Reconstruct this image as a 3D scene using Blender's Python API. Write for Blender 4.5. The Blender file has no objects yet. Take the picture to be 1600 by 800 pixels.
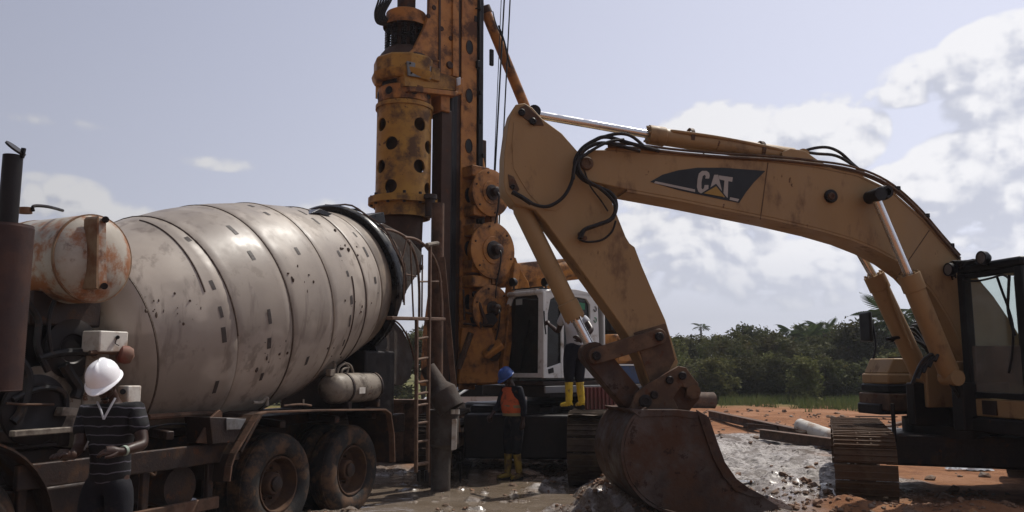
import bpy, bmesh, math, random
import numpy as np
from mathutils import Vector as V, Matrix, Quaternion
random.seed(7); rng = np.random.default_rng(11)
S = bpy.context.scene; COL = S.collection
R = math.radians
# ---------------------------------------------------------------- camera
F = 1280.0; PITCH = R(7.57); CAM = V((0, 0, 1.85))
cd = bpy.data.cameras.new('camera'); cam = bpy.data.objects.new('camera', cd); COL.objects.link(cam)
cam.location = CAM; cam.rotation_euler = (R(90)+PITCH, 0, 0)
cd.sensor_width = 36; cd.lens = 28.8; cd.clip_start = .05; cd.clip_end = 6000
S.camera = cam
S.render.resolution_x = 1024; S.render.resolution_y = 512
# ---------------------------------------------------------------- light
SUN_EL, SUN_AZ = R(57), R(44)          # azimuth from +Y towards +X
SUN = V((math.sin(SUN_AZ)*math.cos(SUN_EL), math.cos(SUN_AZ)*math.cos(SUN_EL), math.sin(SUN_EL)))
sl = bpy.data.lights.new('sun', 'SUN'); sl.energy = 4.2; sl.angle = R(.6); sl.color = (1, .95, .87)
so = bpy.data.objects.new('sun', sl); COL.objects.link(so); so.rotation_euler = SUN.to_track_quat('Z', 'Y').to_euler()
S.view_settings.view_transform = 'Standard'; S.view_settings.look = 'None'
S.view_settings.exposure = 0.0; S.view_settings.gamma = 1; S.view_settings.use_curve_mapping = False
S.render.engine = 'CYCLES'; S.cycles.max_bounces = 4; S.cycles.diffuse_bounces = 3; S.cycles.use_denoising = True
S.cycles.transparent_max_bounces = 12

def ray(px, py):
    a = (px-800)/F; b = (400-py)/F; c, s = math.cos(PITCH), math.sin(PITCH)
    return V((a, c-b*s, s+b*c))
def P(px, py, Y):
    d = ray(px, py); return CAM + d*(Y/d.y)
def G(px, py, z=0.0):
    d = ray(px, py); return CAM + d*((z-CAM.z)/d.z)
def Q(px, py, p0, n):
    d = ray(px, py); return CAM + d*((p0-CAM).dot(n)/d.dot(n))

# ---------------------------------------------------------------- sky: hazy daylight with cumulus
W = bpy.data.worlds.new('World'); S.world = W; W.use_nodes = True
nt = W.node_tree; nt.nodes.clear()
def noise3(p, sc, off=0.):
    q = p*sc+off; i = np.floor(q).astype(np.int32); f = (q-i).astype(np.float32); f = f*f*(3-2*f)
    def h(dx, dy, dz):
        n = (i[..., 0]+dx)*np.int32(73856093) ^ (i[..., 1]+dy)*np.int32(19349663) ^ (i[..., 2]+dz)*np.int32(83492791)
        n = (n ^ (n >> 13))*np.int32(1274126177); return ((n ^ (n >> 16)) & 0xffff).astype(np.float32)/65535
    x, y, z = f[..., 0], f[..., 1], f[..., 2]
    a = [[h(0, j, k)*(1-x)+h(1, j, k)*x for j in (0, 1)] for k in (0, 1)]
    return (a[0][0]*(1-y)+a[0][1]*y)*(1-z)+(a[1][0]*(1-y)+a[1][1]*y)*z
def worley(p, sc, off=0.):
    q = p*sc+off; i = np.floor(q-.5).astype(np.int32); best = np.full(p.shape[:-1], 9., np.float32)
    for dx in (0, 1):
        for dy in (0, 1):
            for dz in (0, 1):
                n = (i[..., 0]+dx)*np.int32(73856093) ^ (i[..., 1]+dy)*np.int32(19349663) ^ (i[..., 2]+dz)*np.int32(83492791)
                n = (n ^ (n >> 13))*np.int32(1274126177); n = n ^ (n >> 16); d2 = 0
                for k, (m_, dd) in enumerate(zip((n & 0xff, (n >> 8) & 0xff, (n >> 16) & 0xff), (dx, dy, dz))): d2 = d2+(i[..., k]+dd+.15+.7*m_.astype(np.float32)/255-q[..., k])**2
                best = np.minimum(best, d2.astype(np.float32))
    return 1-np.sqrt(best)
def cloud_image():
    # a layer of cumulus laid out by bearing and height all round the horizon; R = cover, G = how brightly lit
    np.seterr(over='ignore')
    WW, HH = 3840, 1920; r0 = HH//2-12
    v = (np.arange(r0, HH)+.5)/HH; u = (np.arange(WW)+.5)/WW
    el = ((v-.5)*math.pi)[:, None]*np.ones(WW)[None]; phi = ((.5-u)*2*math.pi)[None]*np.ones(len(v))[:, None]
    az = np.mod(math.pi/2-phi+math.pi, 2*math.pi)-math.pi
    d = np.stack([np.cos(phi)*np.cos(el), np.sin(phi)*np.cos(el), np.sin(el)*1.25], -1).astype(np.float32)
    warp = (noise3(d, 9, 4.)-.5)[..., None]*.06; dw = d+warp
    bil = 0; amp = 1; tot = 0
    for k, sc in enumerate((10, 22, 45, 90, 180, 350)):
        n = 1-np.abs(2*noise3(dw, sc, 7.7*k)-1); w_ = amp*(1, 1.25, 1.1, .8, .55, .35)[k]; bil = bil+w_*n; tot += w_; amp *= .80
    bil = bil/tot; puff = .62*worley(dw, 17, 3.3)+.38*worley(dw, 41, 8.1); bil = .42*bil+.58*(.56+(puff-.45)*.75)
    big = .6*noise3(d, 3.2, 9.)+.4*noise3(d, 7, 2.)
    banks = [(1130, 215, 95, 55, 1), (1290, 212, 80, 58, 1), (1210, 250, 120, 50, .8), (1180, 310, 170, 40, .5),
        (1590, 70, 90, 42, .8), (1490, 112, 90, 34, .65), (1410, 148, 60, 18, .5), (1620, 140, 70, 60, .6),
        (1560, 270, 120, 66, 1), (1450, 315, 110, 58, 1), (1600, 350, 130, 60, .7), (1330, 335, 70, 40, .45), (1400, 385, 120, 34, .6),
        (1010, 360, 90, 62, 1), (1100, 400, 110, 50, .95), (960, 430, 90, 55, .8), (1240, 430, 140, 50, .8), (1150, 350, 80, 40, .7),
        (80, 310, 80, 34, .50), (345, 256, 60, 12, .30), (80, 190, 70, 10, .24), (170, 350, 80, 35, .40), (800, 400, 80, 70, .7), (640, 470, 80, 50, .6), (1520, 170, 40, 30, .5), (520, 360, 90, 50, .3)]
    acc = np.zeros_like(el)
    for px, py, hw, hh, st in banks:
        q = ray(px, py).normalized(); a0 = math.atan2(q.x, q.y); e0 = math.asin(q.z)
        r = ((az-a0)*np.cos(e0)*F/hw)**2+((el-e0)*F/hh)**2
        c = st*np.clip(1.3-r, 0, None)**.8*.5
        acc = np.maximum(acc, c)+.18*np.minimum(acc, c)
    front = np.clip((np.abs(az)-R(38))/R(8), 0, 1)
    wide = np.clip((big-.50)*4.2, 0, .75)*front*np.clip((R(60)-el)/R(20), 0, 1)
    acc = np.maximum(acc, wide)
    den = acc*.62+((bil-.56)*2.3+(big-.5)*.5)*np.clip(acc*3.2, 0, 1)
    den = den-.06
    soft = np.clip((den+.02)/.24, 0, 1); cov = soft*soft*(3-2*soft)
    def sh(a, k, j): b = np.roll(a, j, 1); return np.concatenate([b[k:], np.repeat(b[-1:], k, 0)], 0)
    dc = np.clip(den, 0, .8)
    up = (sh(dc, 5, -3)+sh(dc, 12, -7)+sh(dc, 26, -14))/3
    g = np.clip(.46+2.3*(dc-up)+1.5*(bil-.56)-.55*np.clip(dc-.22, 0, 1), 0, 1); g = g*g*(3-2*g)
    img = np.zeros((HH, WW, 4), np.float32); img[..., 3] = 1; img[r0:, :, 0] = cov; img[r0:, :, 1] = g
    im = bpy.data.images.new('cloud_layer', WW, HH, alpha=False, float_buffer=False); im.colorspace_settings.name = 'Non-Color'
    im.pixels.foreach_set(img.reshape(-1)); im.update(); im.pack(); return im
cimg = cloud_image()
def wn(t, **k):
    n = nt.nodes.new(t)
    for a, b in k.items(): setattr(n, a, b)
    return n
def wm(op, a, b=None, clamp=False):
    n = wn('ShaderNodeMath', operation=op); n.use_clamp = clamp
    for i, v in enumerate((a, b)):
        if v is None: continue
        if isinstance(v, (int, float)): n.inputs[i].default_value = v
        else: nt.links.new(v, n.inputs[i])
    return n.outputs[0]
def wmix(f, a, b):
    n = wn('ShaderNodeMix', data_type='RGBA')
    for s, v in ((0, f), (6, a), (7, b)):
        if isinstance(v, (int, float)): n.inputs[s].default_value = v
        elif isinstance(v, tuple): n.inputs[s].default_value = (*v, 1)
        else: nt.links.new(v, n.inputs[s])
    return n.outputs[2]
tc = wn('ShaderNodeTexCoord')
nz = wn('ShaderNodeVectorMath', operation='NORMALIZE'); nt.links.new(tc.outputs['Generated'], nz.inputs[0])
sep = wn('ShaderNodeSeparateXYZ'); nt.links.new(nz.outputs[0], sep.inputs[0])
sky = wn('ShaderNodeTexSky', sky_type='NISHITA'); sky.sun_disc = False; sky.sun_elevation = SUN_EL; sky.sun_rotation = SUN_AZ
sky.air_density = 1.0; sky.dust_density = 3.0; sky.ozone_density = 1.5
ct = wn('ShaderNodeTexEnvironment'); ct.image = cimg; nt.links.new(nz.outputs[0], ct.inputs[0])
cs = wn('ShaderNodeSeparateColor'); nt.links.new(ct.outputs[0], cs.inputs[0]); lit = cs.outputs[1]
HAZE_LO = (7.2, 7.35, 8.5); HAZE_HI = (3.8, 4.15, 6.0)
elv = wm('MULTIPLY', wm('MAXIMUM', sep.outputs[2], 0), 1.2, True)
haze = wmix(elv, HAZE_LO, HAZE_HI)
# brighter towards the sun's side
dt = wn('ShaderNodeVectorMath', operation='DOT_PRODUCT'); nt.links.new(nz.outputs[0], dt.inputs[0]); dt.inputs[1].default_value = SUN
ds = wn('ShaderNodeVectorMath', operation='DOT_PRODUCT'); nt.links.new(nz.outputs[0], ds.inputs[0]); ds.inputs[1].default_value = V((.85, .53, 0)).normalized()
anti = wn('ShaderNodeMapRange'); nt.links.new(ds.outputs['Value'], anti.inputs[0]); anti.inputs[1].default_value = -1; anti.inputs[2].default_value = 1; anti.inputs[3].default_value = .26; anti.inputs[4].default_value = 1.28
glow = wm('POWER', wm('MAXIMUM', dt.outputs['Value'], 0), 3)
base = wmix(.80, sky.outputs[0], haze)
base = wmix(wm('MULTIPLY', glow, .38), base, (8.4, 8.3, 8.9))
cl = wmix(lit, (4.7, 4.9, 5.7), (7.9, 7.85, 8.0))
hz = wm('SUBTRACT', 1, wm('MULTIPLY', wm('MAXIMUM', sep.outputs[2], 0), 6), True)    # clouds sink into haze at the horizon
covf = wm('MULTIPLY', cs.outputs[0], wm('SUBTRACT', .88, wm('MULTIPLY', hz, .55)))
colr = wmix(covf, base, cl)
# grey-blue bank of haze low over the horizon
lowm = wm('MULTIPLY', wm('SUBTRACT', 1, wm('MULTIPLY', wm('ABSOLUTE', wm('SUBTRACT', sep.outputs[2], .055)), 13), True), .62)
colr = wmix(lowm, colr, (4.7, 4.95, 5.7))
fade = wn('ShaderNodeVectorMath', operation='SCALE'); nt.links.new(colr, fade.inputs[0]); nt.links.new(anti.outputs[0], fade.inputs['Scale']); colr = fade.outputs[0]   # the sky pales towards the sun and deepens away from it
bg = wn('ShaderNodeBackground'); bg.inputs[1].default_value = .1; nt.links.new(colr, bg.inputs[0])
W.cycles.sampling_method = 'MANUAL'; W.cycles.sample_map_resolution = 512
ow = wn('ShaderNodeOutputWorld'); nt.links.new(bg.outputs[0], ow.inputs[0])

# ---------------------------------------------------------------- materials
KD = .55; BRIGHT = ('white_hard_hat', 'blue_hard_hat', 'chrome_rod', 'yellow_rubber_boot', 'white_cab_paint', 'polished_tooth_steel', 'dark_skin', 'weathered_white_pipe', 'muddy_water', 'clod_earth', 'pale_grey_shirt')
def MAT(name, base, rough=.5, metal=0, tint=None, amt=.5, scale=3., dirt=None, damt=.45, dscale=1.6, rust=0., rcol=(.13, .045, .015), bump=.15, bscale=40, stretch=(1, 1, 1), spec=.28, coat=0., extra=None, ):
    m = bpy.data.materials.new(name); m.use_nodes = True; t = m.node_tree; N, L = t.nodes, t.links
    b = N['Principled BSDF']; b.inputs['Metallic'].default_value = metal; b.inputs['Specular IOR Level'].default_value = spec
    b.inputs['Coat Weight'].default_value = coat
    tc = N.new('ShaderNodeTexCoord'); mp = N.new('ShaderNodeMapping'); L.new(tc.outputs['Object'], mp.inputs[0]); mp.inputs['Scale'].default_value = stretch
    def noise(s, d=4, r=.6, src=mp):
        n = N.new('ShaderNodeTexNoise'); n.inputs['Scale'].default_value = s; n.inputs['Detail'].default_value = d; n.inputs['Roughness'].default_value = r
        L.new(src.outputs[0], n.inputs['Vector']); return n.outputs['Fac']
    def ramp(f, a, bb):
        n = N.new('ShaderNodeMapRange'); n.interpolation_type = 'SMOOTHSTEP'; L.new(f, n.inputs[0]); n.inputs[1].default_value = a; n.inputs[2].default_value = bb; return n.outputs[0]
    def mix(f, a, bb):
        n = N.new('ShaderNodeMix'); n.data_type = 'RGBA'
        if isinstance(f, float): n.inputs[0].default_value = f
        else: L.new(f, n.inputs[0])
        for s, v in ((6, a), (7, bb)):
            if isinstance(v, tuple): n.inputs[s].default_value = (*v, 1)
            else: L.new(v, n.inputs[s])
        return n.outputs[2]
    def mul(f, k):
        n = N.new('ShaderNodeMath'); n.operation = 'MULTIPLY'; L.new(f, n.inputs[0]); n.inputs[1].default_value = k; return n.outputs[0]
    if tint is None: tint = tuple(c*.72 for c in base)
    if name not in BRIGHT:
        base = tuple(c*KD for c in base); tint = tuple(c*KD for c in tint); dirt = dirt and tuple(c*KD for c in dirt); rcol = tuple(c*KD for c in rcol)
    col = mix(mul(ramp(noise(scale), .35, .68), amt), base, tint)
    rg = None
    if dirt:
        f = ramp(noise(dscale, 5, .68), .62-damt*.35, .78-damt*.25)
        col = mix(f, col, dirt); rg = f
    if rust:
        f2 = ramp(noise(5.5, 5, .72), .72-rust*.3, .76-rust*.25)
        col = mix(f2, col, rcol)
    if extra: col = extra(t, tc, noise, ramp, mix, mul, col)
    L.new(col, b.inputs['Base Color'])
    rr = N.new('ShaderNodeMapRange'); L.new(noise(scale*2.3, 3), rr.inputs[0]); rr.inputs[1].default_value = .3; rr.inputs[2].default_value = .7
    rr.inputs[3].default_value = max(.03, rough-.12); rr.inputs[4].default_value = min(1, rough+.15)
    if rg is not None:
        a = N.new('ShaderNodeMix'); L.new(rg, a.inputs[0]); L.new(rr.outputs[0], a.inputs[2]); a.inputs[3].default_value = max(rough, .8); L.new(a.outputs[0], b.inputs['Roughness'])
    else: L.new(rr.outputs[0], b.inputs['Roughness'])
    if bump:
        bp = N.new('ShaderNodeBump'); bp.inputs['Strength'].default_value = bump; bp.inputs['Distance'].default_value = .01
        L.new(noise(bscale, 3, .65), bp.inputs['Height']); L.new(bp.outputs[0], b.inputs['Normal'])
    return m
MUD = (.105, .075, .052); REDMUD = (.20, .09, .045)
m_cat = MAT('excavator_yellow', (.54, .35, .165), .58, tint=(.45, .285, .135), amt=.8, scale=1.2, stretch=(1, 1, .5), dirt=(.24, .14, .08), damt=.22, dscale=2.2, rust=.25)
m_catd = MAT('muddy_yellow_steel', (.21, .12, .065), .6, dirt=(.12, .07, .045), damt=.75, dscale=3, rust=.5)
m_bucket = MAT('bucket_steel', (.05, .026, .018), .5, .2, tint=(.16, .13, .12), amt=1., scale=1.4, dirt=(.125, .058, .03), damt=.75, dscale=1.8, rust=.5, rcol=(.05, .022, .012), bump=.9, bscale=9)
m_orange = MAT('rig_orange', (.68, .29, .06), .5, tint=(.48, .19, .045), amt=.9, dirt=(.14, .065, .035), damt=.55, dscale=2.8, rust=.2)
m_ryel = MAT('rig_yellow', (.62, .33, .055), .5, tint=(.46, .22, .045), amt=.8, dirt=(.17, .09, .045), damt=.45, dscale=2.3, rust=.35)
m_dark = MAT('dark_greasy_steel', (.020, .015, .016), .45, .3, dirt=(.05, .035, .028), damt=.3, rust=.2)
m_mast = MAT('mast_brown_steel', (.085, .036, .018), .6, .1, dirt=(.06, .035, .025), damt=.5, rust=.4)
m_hoop = MAT('light_rusty_tube', (.27, .165, .11), .6, dirt=(.14, .08, .055), damt=.5, dscale=6)
m_rust = MAT('rusty_steel', (.17, .085, .05), .75, .1, tint=(.24, .14, .09), amt=.9, scale=5, dirt=(.10, .06, .04), damt=.5, dscale=4, bump=.4)
m_chass = MAT('muddy_chassis_steel', (.036, .024, .022), .5, .2, tint=(.06, .034, .024), amt=.9, scale=4, dirt=(.12, .062, .034), damt=.35, dscale=3.5, rust=.4, bump=.4)
m_rubber = MAT('tyre_rubber', (.022, .019, .018), .75, tint=(.035, .027, .022), dirt=(.16, .085, .045), damt=.5, dscale=4.5, bump=.5, bscale=30)
m_rim = MAT('muddy_rim', (.09, .045, .028), .7, .1, dirt=(.15, .075, .038), damt=.6, dscale=6, bump=.5)
m_chrome = MAT('chrome_rod', (.62, .62, .64), .22, .95, amt=.2, bump=0)
m_hose = MAT('black_hose', (.018, .016, .018), .5, dirt=(.09, .055, .035), damt=.3, dscale=8, bump=.05)
m_white = MAT('white_cab_paint', (.62, .62, .60), .35, tint=(.50, .49, .46), dirt=(.24, .18, .13), damt=.25, dscale=3, bump=.03)
m_beige = MAT('beige_frame_paint', (.40, .34, .27), .5, dirt=(.12, .09, .07), damt=.5, dscale=3.5, rust=.3)
m_blue = MAT('deep_blue_paint', (.02, .07, .20), .4, dirt=(.08, .07, .06), damt=.25)
m_redrib = MAT('dusty_red_panel', (.26, .07, .06), .6, dirt=(.17, .10, .07), damt=.4)
m_track = MAT('muddy_track_steel', (.20, .115, .06), .7, .1, tint=(.13, .08, .05), amt=.9, scale=5, dirt=(.17, .085, .04), damt=.6, dscale=3.5, rust=.3, bump=.5)
m_trackd = MAT('dark_muddy_track', (.13, .09, .06), .7, .1, dirt=(.08, .055, .04), damt=.6, dscale=3.5, bump=.5)
m_black = MAT('black_trim', (.012, .011, .013), .45, bump=.03, spec=.2)
m_grey = MAT('galvanised_grey', (.33, .33, .34), .45, .4, dirt=(.16, .12, .09), damt=.4)
m_conc = MAT('dried_concrete_steel', (.15, .13, .115), .8, tint=(.07, .055, .048), amt=.9, scale=4, dirt=(.09, .06, .045), damt=.6, dscale=3, bump=.6, bscale=22)
m_amber = MAT('dusty_red_lens', (.35, .06, .04), .4, dirt=(.28, .17, .12), damt=.5, bump=.05)
m_pipe = MAT('weathered_white_pipe', (.55, .52, .47), .5, dirt=(.30, .21, .15), damt=.45, dscale=3)
m_wood = MAT('weathered_brown_wood', (.22, .125, .075), .8, tint=(.13, .075, .05), amt=.9, scale=2, stretch=(6, 1, 6), bump=.5)
m_skin = MAT('dark_skin', (.032, .015, .010), .42, tint=(.045, .023, .016), bump=.08, bscale=60)
m_hair = MAT('black_hair', (.01, .009, .009), .7)
m_helm = MAT('white_hard_hat', (.80, .80, .82), .3, tint=(.70, .70, .72), dirt=(.45, .40, .35), damt=.02, bump=.02)
m_helmb = MAT('blue_hard_hat', (.035, .08, .27), .35, dirt=(.10, .10, .12), damt=.1, bump=.02)
m_boot = MAT('yellow_rubber_boot', (.62, .43, .035), .35, dirt=(.20, .13, .05), damt=.35, dscale=7, bump=.05)
m_bootm = MAT('mud_covered_yellow_boot', (.48, .33, .05), .5, dirt=(.15, .09, .045), damt=.6, dscale=7, bump=.2)
m_navy = MAT('navy_cloth', (.016, .017, .030), .85, bump=.3, bscale=90)
m_jean = MAT('dark_denim', (.013, .013, .02), .85, dirt=(.06, .04, .03), damt=.3, dscale=5, bump=.3, bscale=90)
m_wshirt = MAT('pale_grey_shirt', (.42, .43, .46), .85, tint=(.33, .34, .37), bump=.3, bscale=60)
m_band = MAT('pale_green_band', (.45, .55, .45), .5, bump=0)
m_pink = MAT('pink_plastic_sheet', (.60, .20, .26), .35, tint=(.5, .30, .33), bump=.5, bscale=12)
m_sign = MAT('galvanised_plate', (.28, .29, .30), .5, .3, dirt=(.16, .11, .08), damt=.4)
m_logo = MAT('logo_black_film', (.018, .020, .028), .4, dirt=(.07, .05, .04), damt=.1, bump=.02)
m_letter = MAT('logo_white_film', (.62, .58, .54), .5, dirt=(.40, .30, .24), damt=.2, bump=.02)
m_tri = MAT('logo_yellow_film', (.58, .36, .08), .5, bump=.02)
m_green = MAT('green_sticker', (.06, .36, .17), .5, bump=0)
m_paper = MAT('pale_sticker', (.55, .60, .58), .6, bump=0)
def drum_extra(t, tc, noise, ramp, mix, mul, col):
    N, L = t.nodes, t.links; mp2 = N.new('ShaderNodeMapping'); L.new(tc.outputs['Object'], mp2.inputs[0]); mp2.inputs['Scale'].default_value = (5, 5, .7)
    col = mix(mul(ramp(noise(.9, 3, .5), .45, .50), .5), col, (.175, .145, .12))
    col = mix(mul(ramp(noise(1.2, 5, .6, src=mp2), .53, .66), .6), col, (.13, .10, .08))
    col = mix(mul(ramp(noise(2.3, 6, .7), .58, .64), .5), col, (.15, .12, .095))
    n2 = noise(7, 9, .75); col = mix(mul(ramp(n2, .64, .72), .8), col, (.13, .10, .085))
    n3 = noise(26, 6, .7); col = mix(mul(ramp(n3, .66, .72), .9), col, (.09, .065, .05))
    return col
m_drum = MAT('dirty_cream_drum_paint', (.66, .57, .48), .48, tint=(.46, .39, .33), amt=1., scale=1.0, spec=.4, bump=.06, bscale=20, extra=drum_extra)
m_drumd = MAT('cement_stained_drum_paint', (.46, .37, .28), .5, tint=(.22, .18, .15), amt=.9, scale=2.5, bump=.2, bscale=20, extra=drum_extra)
m_patch = MAT('worn_dark_mark', (.075, .062, .055), .6, tint=(.13, .10, .09), scale=14, bump=.1)
m_seam = MAT('rusty_weld_seam', (.10, .065, .045), .7, tint=(.2, .15, .12), scale=20)
def tank_extra(t, tc, noise, ramp, mix, mul, col):
    N, L = t.nodes, t.links
    col = mix(mul(ramp(noise(2.4, 8, .7), .47, .60), .95), col, (.24, .09, .03))
    return mix(mul(ramp(noise(3.1, 9, .7), .56, .66), .8), col, (.08, .035, .02))
m_tank = MAT('rusty_white_tank', (.66, .60, .51), .4, tint=(.50, .44, .36), amt=.7, bump=.08, extra=tank_extra)
m_tankc = MAT('rust_ring_paint', (.24, .10, .04), .6, tint=(.40, .27, .16), amt=.9, scale=6)
def glass(name, col, alpha_t=.55):
    m = bpy.data.materials.new(name); m.use_nodes = True; N, L = m.node_tree.nodes, m.node_tree.links
    for n in list(N): N.remove(n)
    o = N.new('ShaderNodeOutputMaterial'); a = N.new('ShaderNodeBsdfTransparent'); g = N.new('ShaderNodeBsdfGlossy'); x = N.new('ShaderNodeMixShader'); d = N.new('ShaderNodeBsdfDiffuse'); y = N.new('ShaderNodeMixShader')
    a.inputs[0].default_value = (*col, 1); g.inputs[0].default_value = (.55, .55, .55, 1); g.inputs['Roughness'].default_value = .06
    d.inputs[0].default_value = (.30, .27, .24, 1)
    lw = N.new('ShaderNodeLayerWeight'); lw.inputs[0].default_value = .5; pw = N.new('ShaderNodeMath'); pw.operation = 'POWER'; L.new(lw.outputs['Facing'], pw.inputs[0]); pw.inputs[1].default_value = 4
    fr = N.new('ShaderNodeMath'); fr.operation = 'MULTIPLY_ADD'; L.new(pw.outputs[0], fr.inputs[0]); fr.inputs[1].default_value = .7; fr.inputs[2].default_value = .03
    tx = N.new('ShaderNodeTexCoord'); no = N.new('ShaderNodeTexNoise'); no.inputs['Scale'].default_value = 3; no.inputs['Detail'].default_value = 8; L.new(tx.outputs['Object'], no.inputs['Vector'])
    mr = N.new('ShaderNodeMapRange'); L.new(no.outputs['Fac'], mr.inputs[0]); mr.inputs[1].default_value = .3; mr.inputs[2].default_value = .75; mr.inputs[3].default_value = alpha_t*.4; mr.inputs[4].default_value = alpha_t
    L.new(mr.outputs[0], y.inputs[0]); L.new(a.outputs[0], y.inputs[1]); L.new(d.outputs[0], y.inputs[2])
    L.new(fr.outputs[0], x.inputs[0]); L.new(y.outputs[0], x.inputs[1]); L.new(g.outputs[0], x.inputs[2]); L.new(x.outputs[0], o.inputs[0])
    return m
m_glassd = glass('dark_tinted_glass', (.34, .35, .35), .08)
m_glassc = glass('dusty_clear_glass', (.95, .98, .96), .07)
m_glasslow = glass('very_dusty_glass', (.90, .92, .90), .42)

# ---------------------------------------------------------------- mesh helpers
def basis(d, up=V((0, 0, 1))):
    d = V(d).normalized()
    if abs(d.dot(up)) > .97: up = V((0, 1, 0))
    x = d.cross(up).normalized(); return x, x.cross(d).normalized(), d
def spl(pts, n=6):
    pts = [V(p) for p in pts]; out = []
    for i in range(len(pts)-1):
        p0 = pts[max(i-1, 0)]; p1 = pts[i]; p2 = pts[i+1]; p3 = pts[min(i+2, len(pts)-1)]
        for k in range(n):
            t = k/n; out.append(.5*((2*p1)+(p2-p0)*t+(2*p0-5*p1+4*p2-p3)*t*t+(-p0+3*p1-3*p2+p3)*t*t*t))
    out.append(pts[-1]); return out
class MB:
    def __init__(s): s.b = bmesh.new()
    def face(s, vs):
        try: return s.b.faces.new(vs)
        except ValueError: return None
    def prism(s, pts, vec):
        vec = V(vec); a = [s.b.verts.new(V(p)) for p in pts]; b = [s.b.verts.new(V(p)+vec) for p in pts]
        s.face(a); s.face(b[::-1]); n = len(a)
        for i in range(n): s.face([a[i], b[i], b[(i+1) % n], a[(i+1) % n]])
        return s
    def box(s, c, size, ax=None):
        X, Y, Z = ax or (V((1, 0, 0)), V((0, 1, 0)), V((0, 0, 1))); c = V(c); hx, hy, hz = [k/2 for k in size]
        return s.prism([c+X*(i*hx)+Y*(j*hy)-Z*hz for i, j in ((-1, -1), (1, -1), (1, 1), (-1, 1))], Z*(2*hz))
    def bar(s, p0, p1, w, h, up=V((0, 0, 1))):
        p0, p1 = V(p0), V(p1); x, y, d = basis(p1-p0, up)
        return s.prism([p0+x*(i*w/2)+y*(j*h/2) for i, j in ((-1, -1), (1, -1), (1, 1), (-1, 1))], p1-p0)
    def tube(s, pts, r, seg=8, caps=True):
        pts = [V(p) for p in pts]; rs = r if isinstance(r, (list, tuple)) else [r]*len(pts); rings = []; nx = None
        for i, p in enumerate(pts):
            d = (pts[min(i+1, len(pts)-1)]-pts[max(i-1, 0)])
            if d.length < 1e-9: d = V((0, 0, 1))
            d.normalize()
            if nx is None: nx, ny, _ = basis(d)
            else:
                nx = (nx-d*nx.dot(d))
                if nx.length < 1e-6: nx, _, _ = basis(d)
                nx.normalize(); 
            ny = d.cross(nx)
            rings.append([s.b.verts.new(p+(nx*math.cos(2*math.pi*k/seg)+ny*math.sin(2*math.pi*k/seg))*rs[i]) for k in range(seg)])
        for a, b in zip(rings, rings[1:]):
            for k in range(seg): s.face([a[k], a[(k+1) % seg], b[(k+1) % seg], b[k]])
        if caps: s.face(rings[0][::-1]); s.face(rings[-1])
        return s
    def cyl(s, p0, p1, r, r1=None, seg=16): return s.tube([p0, p1], [r, r if r1 is None else r1], seg)
    def lathe(s, o, axis, prof, seg=32, a0=0, a1=2*math.pi, closed=False):
        o = V(o); x, y, d = basis(axis); full = abs(a1-a0-2*math.pi) < 1e-6; n = seg if full else seg+1; rings = []
        for t, r in prof:
            if r < 1e-6: rings.append([s.b.verts.new(o+d*t)]); continue
            rings.append([s.b.verts.new(o+d*t+(x*math.cos(a0+(a1-a0)*k/seg)+y*math.sin(a0+(a1-a0)*k/seg))*r) for k in range(n)])
        prs = list(zip(rings, rings[1:]))
        if closed: prs.append((rings[-1], rings[0]))
        for a, b in prs:
            for k in range(seg):
                k2 = (k+1) % n
                if len(a) == 1 and len(b) == 1: continue
                if len(a) == 1: s.face([a[0], b[k], b[k2]])
                elif len(b) == 1: s.face([a[k], b[0], a[k2]])
                else: s.face([a[k], b[k], b[k2], a[k2]])
        return s
    def strip(s, pts, w, th):     # pts path, w = lateral vector, th = thickness vector list or vector : curved plate
        ths = th if isinstance(th, list) else [V(th)]*len(pts)
        r = [[s.b.verts.new(V(p)+o) for o in (V((0, 0, 0)), V(w), V(w)+t, t)] for p, t in zip(pts, ths)]
        for a, b in zip(r, r[1:]):
            for k in range(4): s.face([a[k], a[(k+1) % 4], b[(k+1) % 4], b[k]])
        s.face(r[0]); s.face(r[-1][::-1]); return s
    def ball(s, c, r, sub=2, sc=(1, 1, 1)):
        m = Matrix.Translation(V(c)) @ Matrix.Diagonal((r*sc[0], r*sc[1], r*sc[2], 1))
        bmesh.ops.create_icosphere(s.b, subdivisions=sub, radius=1, matrix=m); return s
    def build(s, name, mat, parent=None, bevel=0, smooth=True, off=None, angle=35, bseg=2, recalc=True):
        if recalc: bmesh.ops.recalc_face_normals(s.b, faces=s.b.faces[:])
        me = bpy.data.meshes.new(name)
        if off is None: off = root_loc(parent)
        bmesh.ops.translate(s.b, verts=s.b.verts[:], vec=-V(off))
        s.b.to_mesh(me); s.b.free(); me.materials.append(mat)
        if smooth: me.shade_smooth(); me.set_sharp_from_angle(angle=R(angle))
        o = bpy.data.objects.new(name, me); COL.objects.link(o)
        if parent: o.parent = parent
        else: o.location = off
        if bevel:
            b = o.modifiers.new('b', 'BEVEL'); b.width = bevel; b.segments = bseg; b.limit_method = 'ANGLE'; b.angle_limit = R(40)
        return o
def root_loc(p):
    if p is None: return V((0, 0, 0))
    while p.parent: p = p.parent
    return V(p.location)
def tag(o, label, cat, group=None, kind=None):
    if label: o['label'] = label
    if cat: o['category'] = cat
    if group: o['group'] = group
    if kind: o['kind'] = kind
    return o
def thing(name, loc, label, cat, group=None):
    o = bpy.data.objects.new(name, None); COL.objects.link(o); o.location = loc; o.empty_display_size = .2
    return tag(o, label, cat, group)
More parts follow.
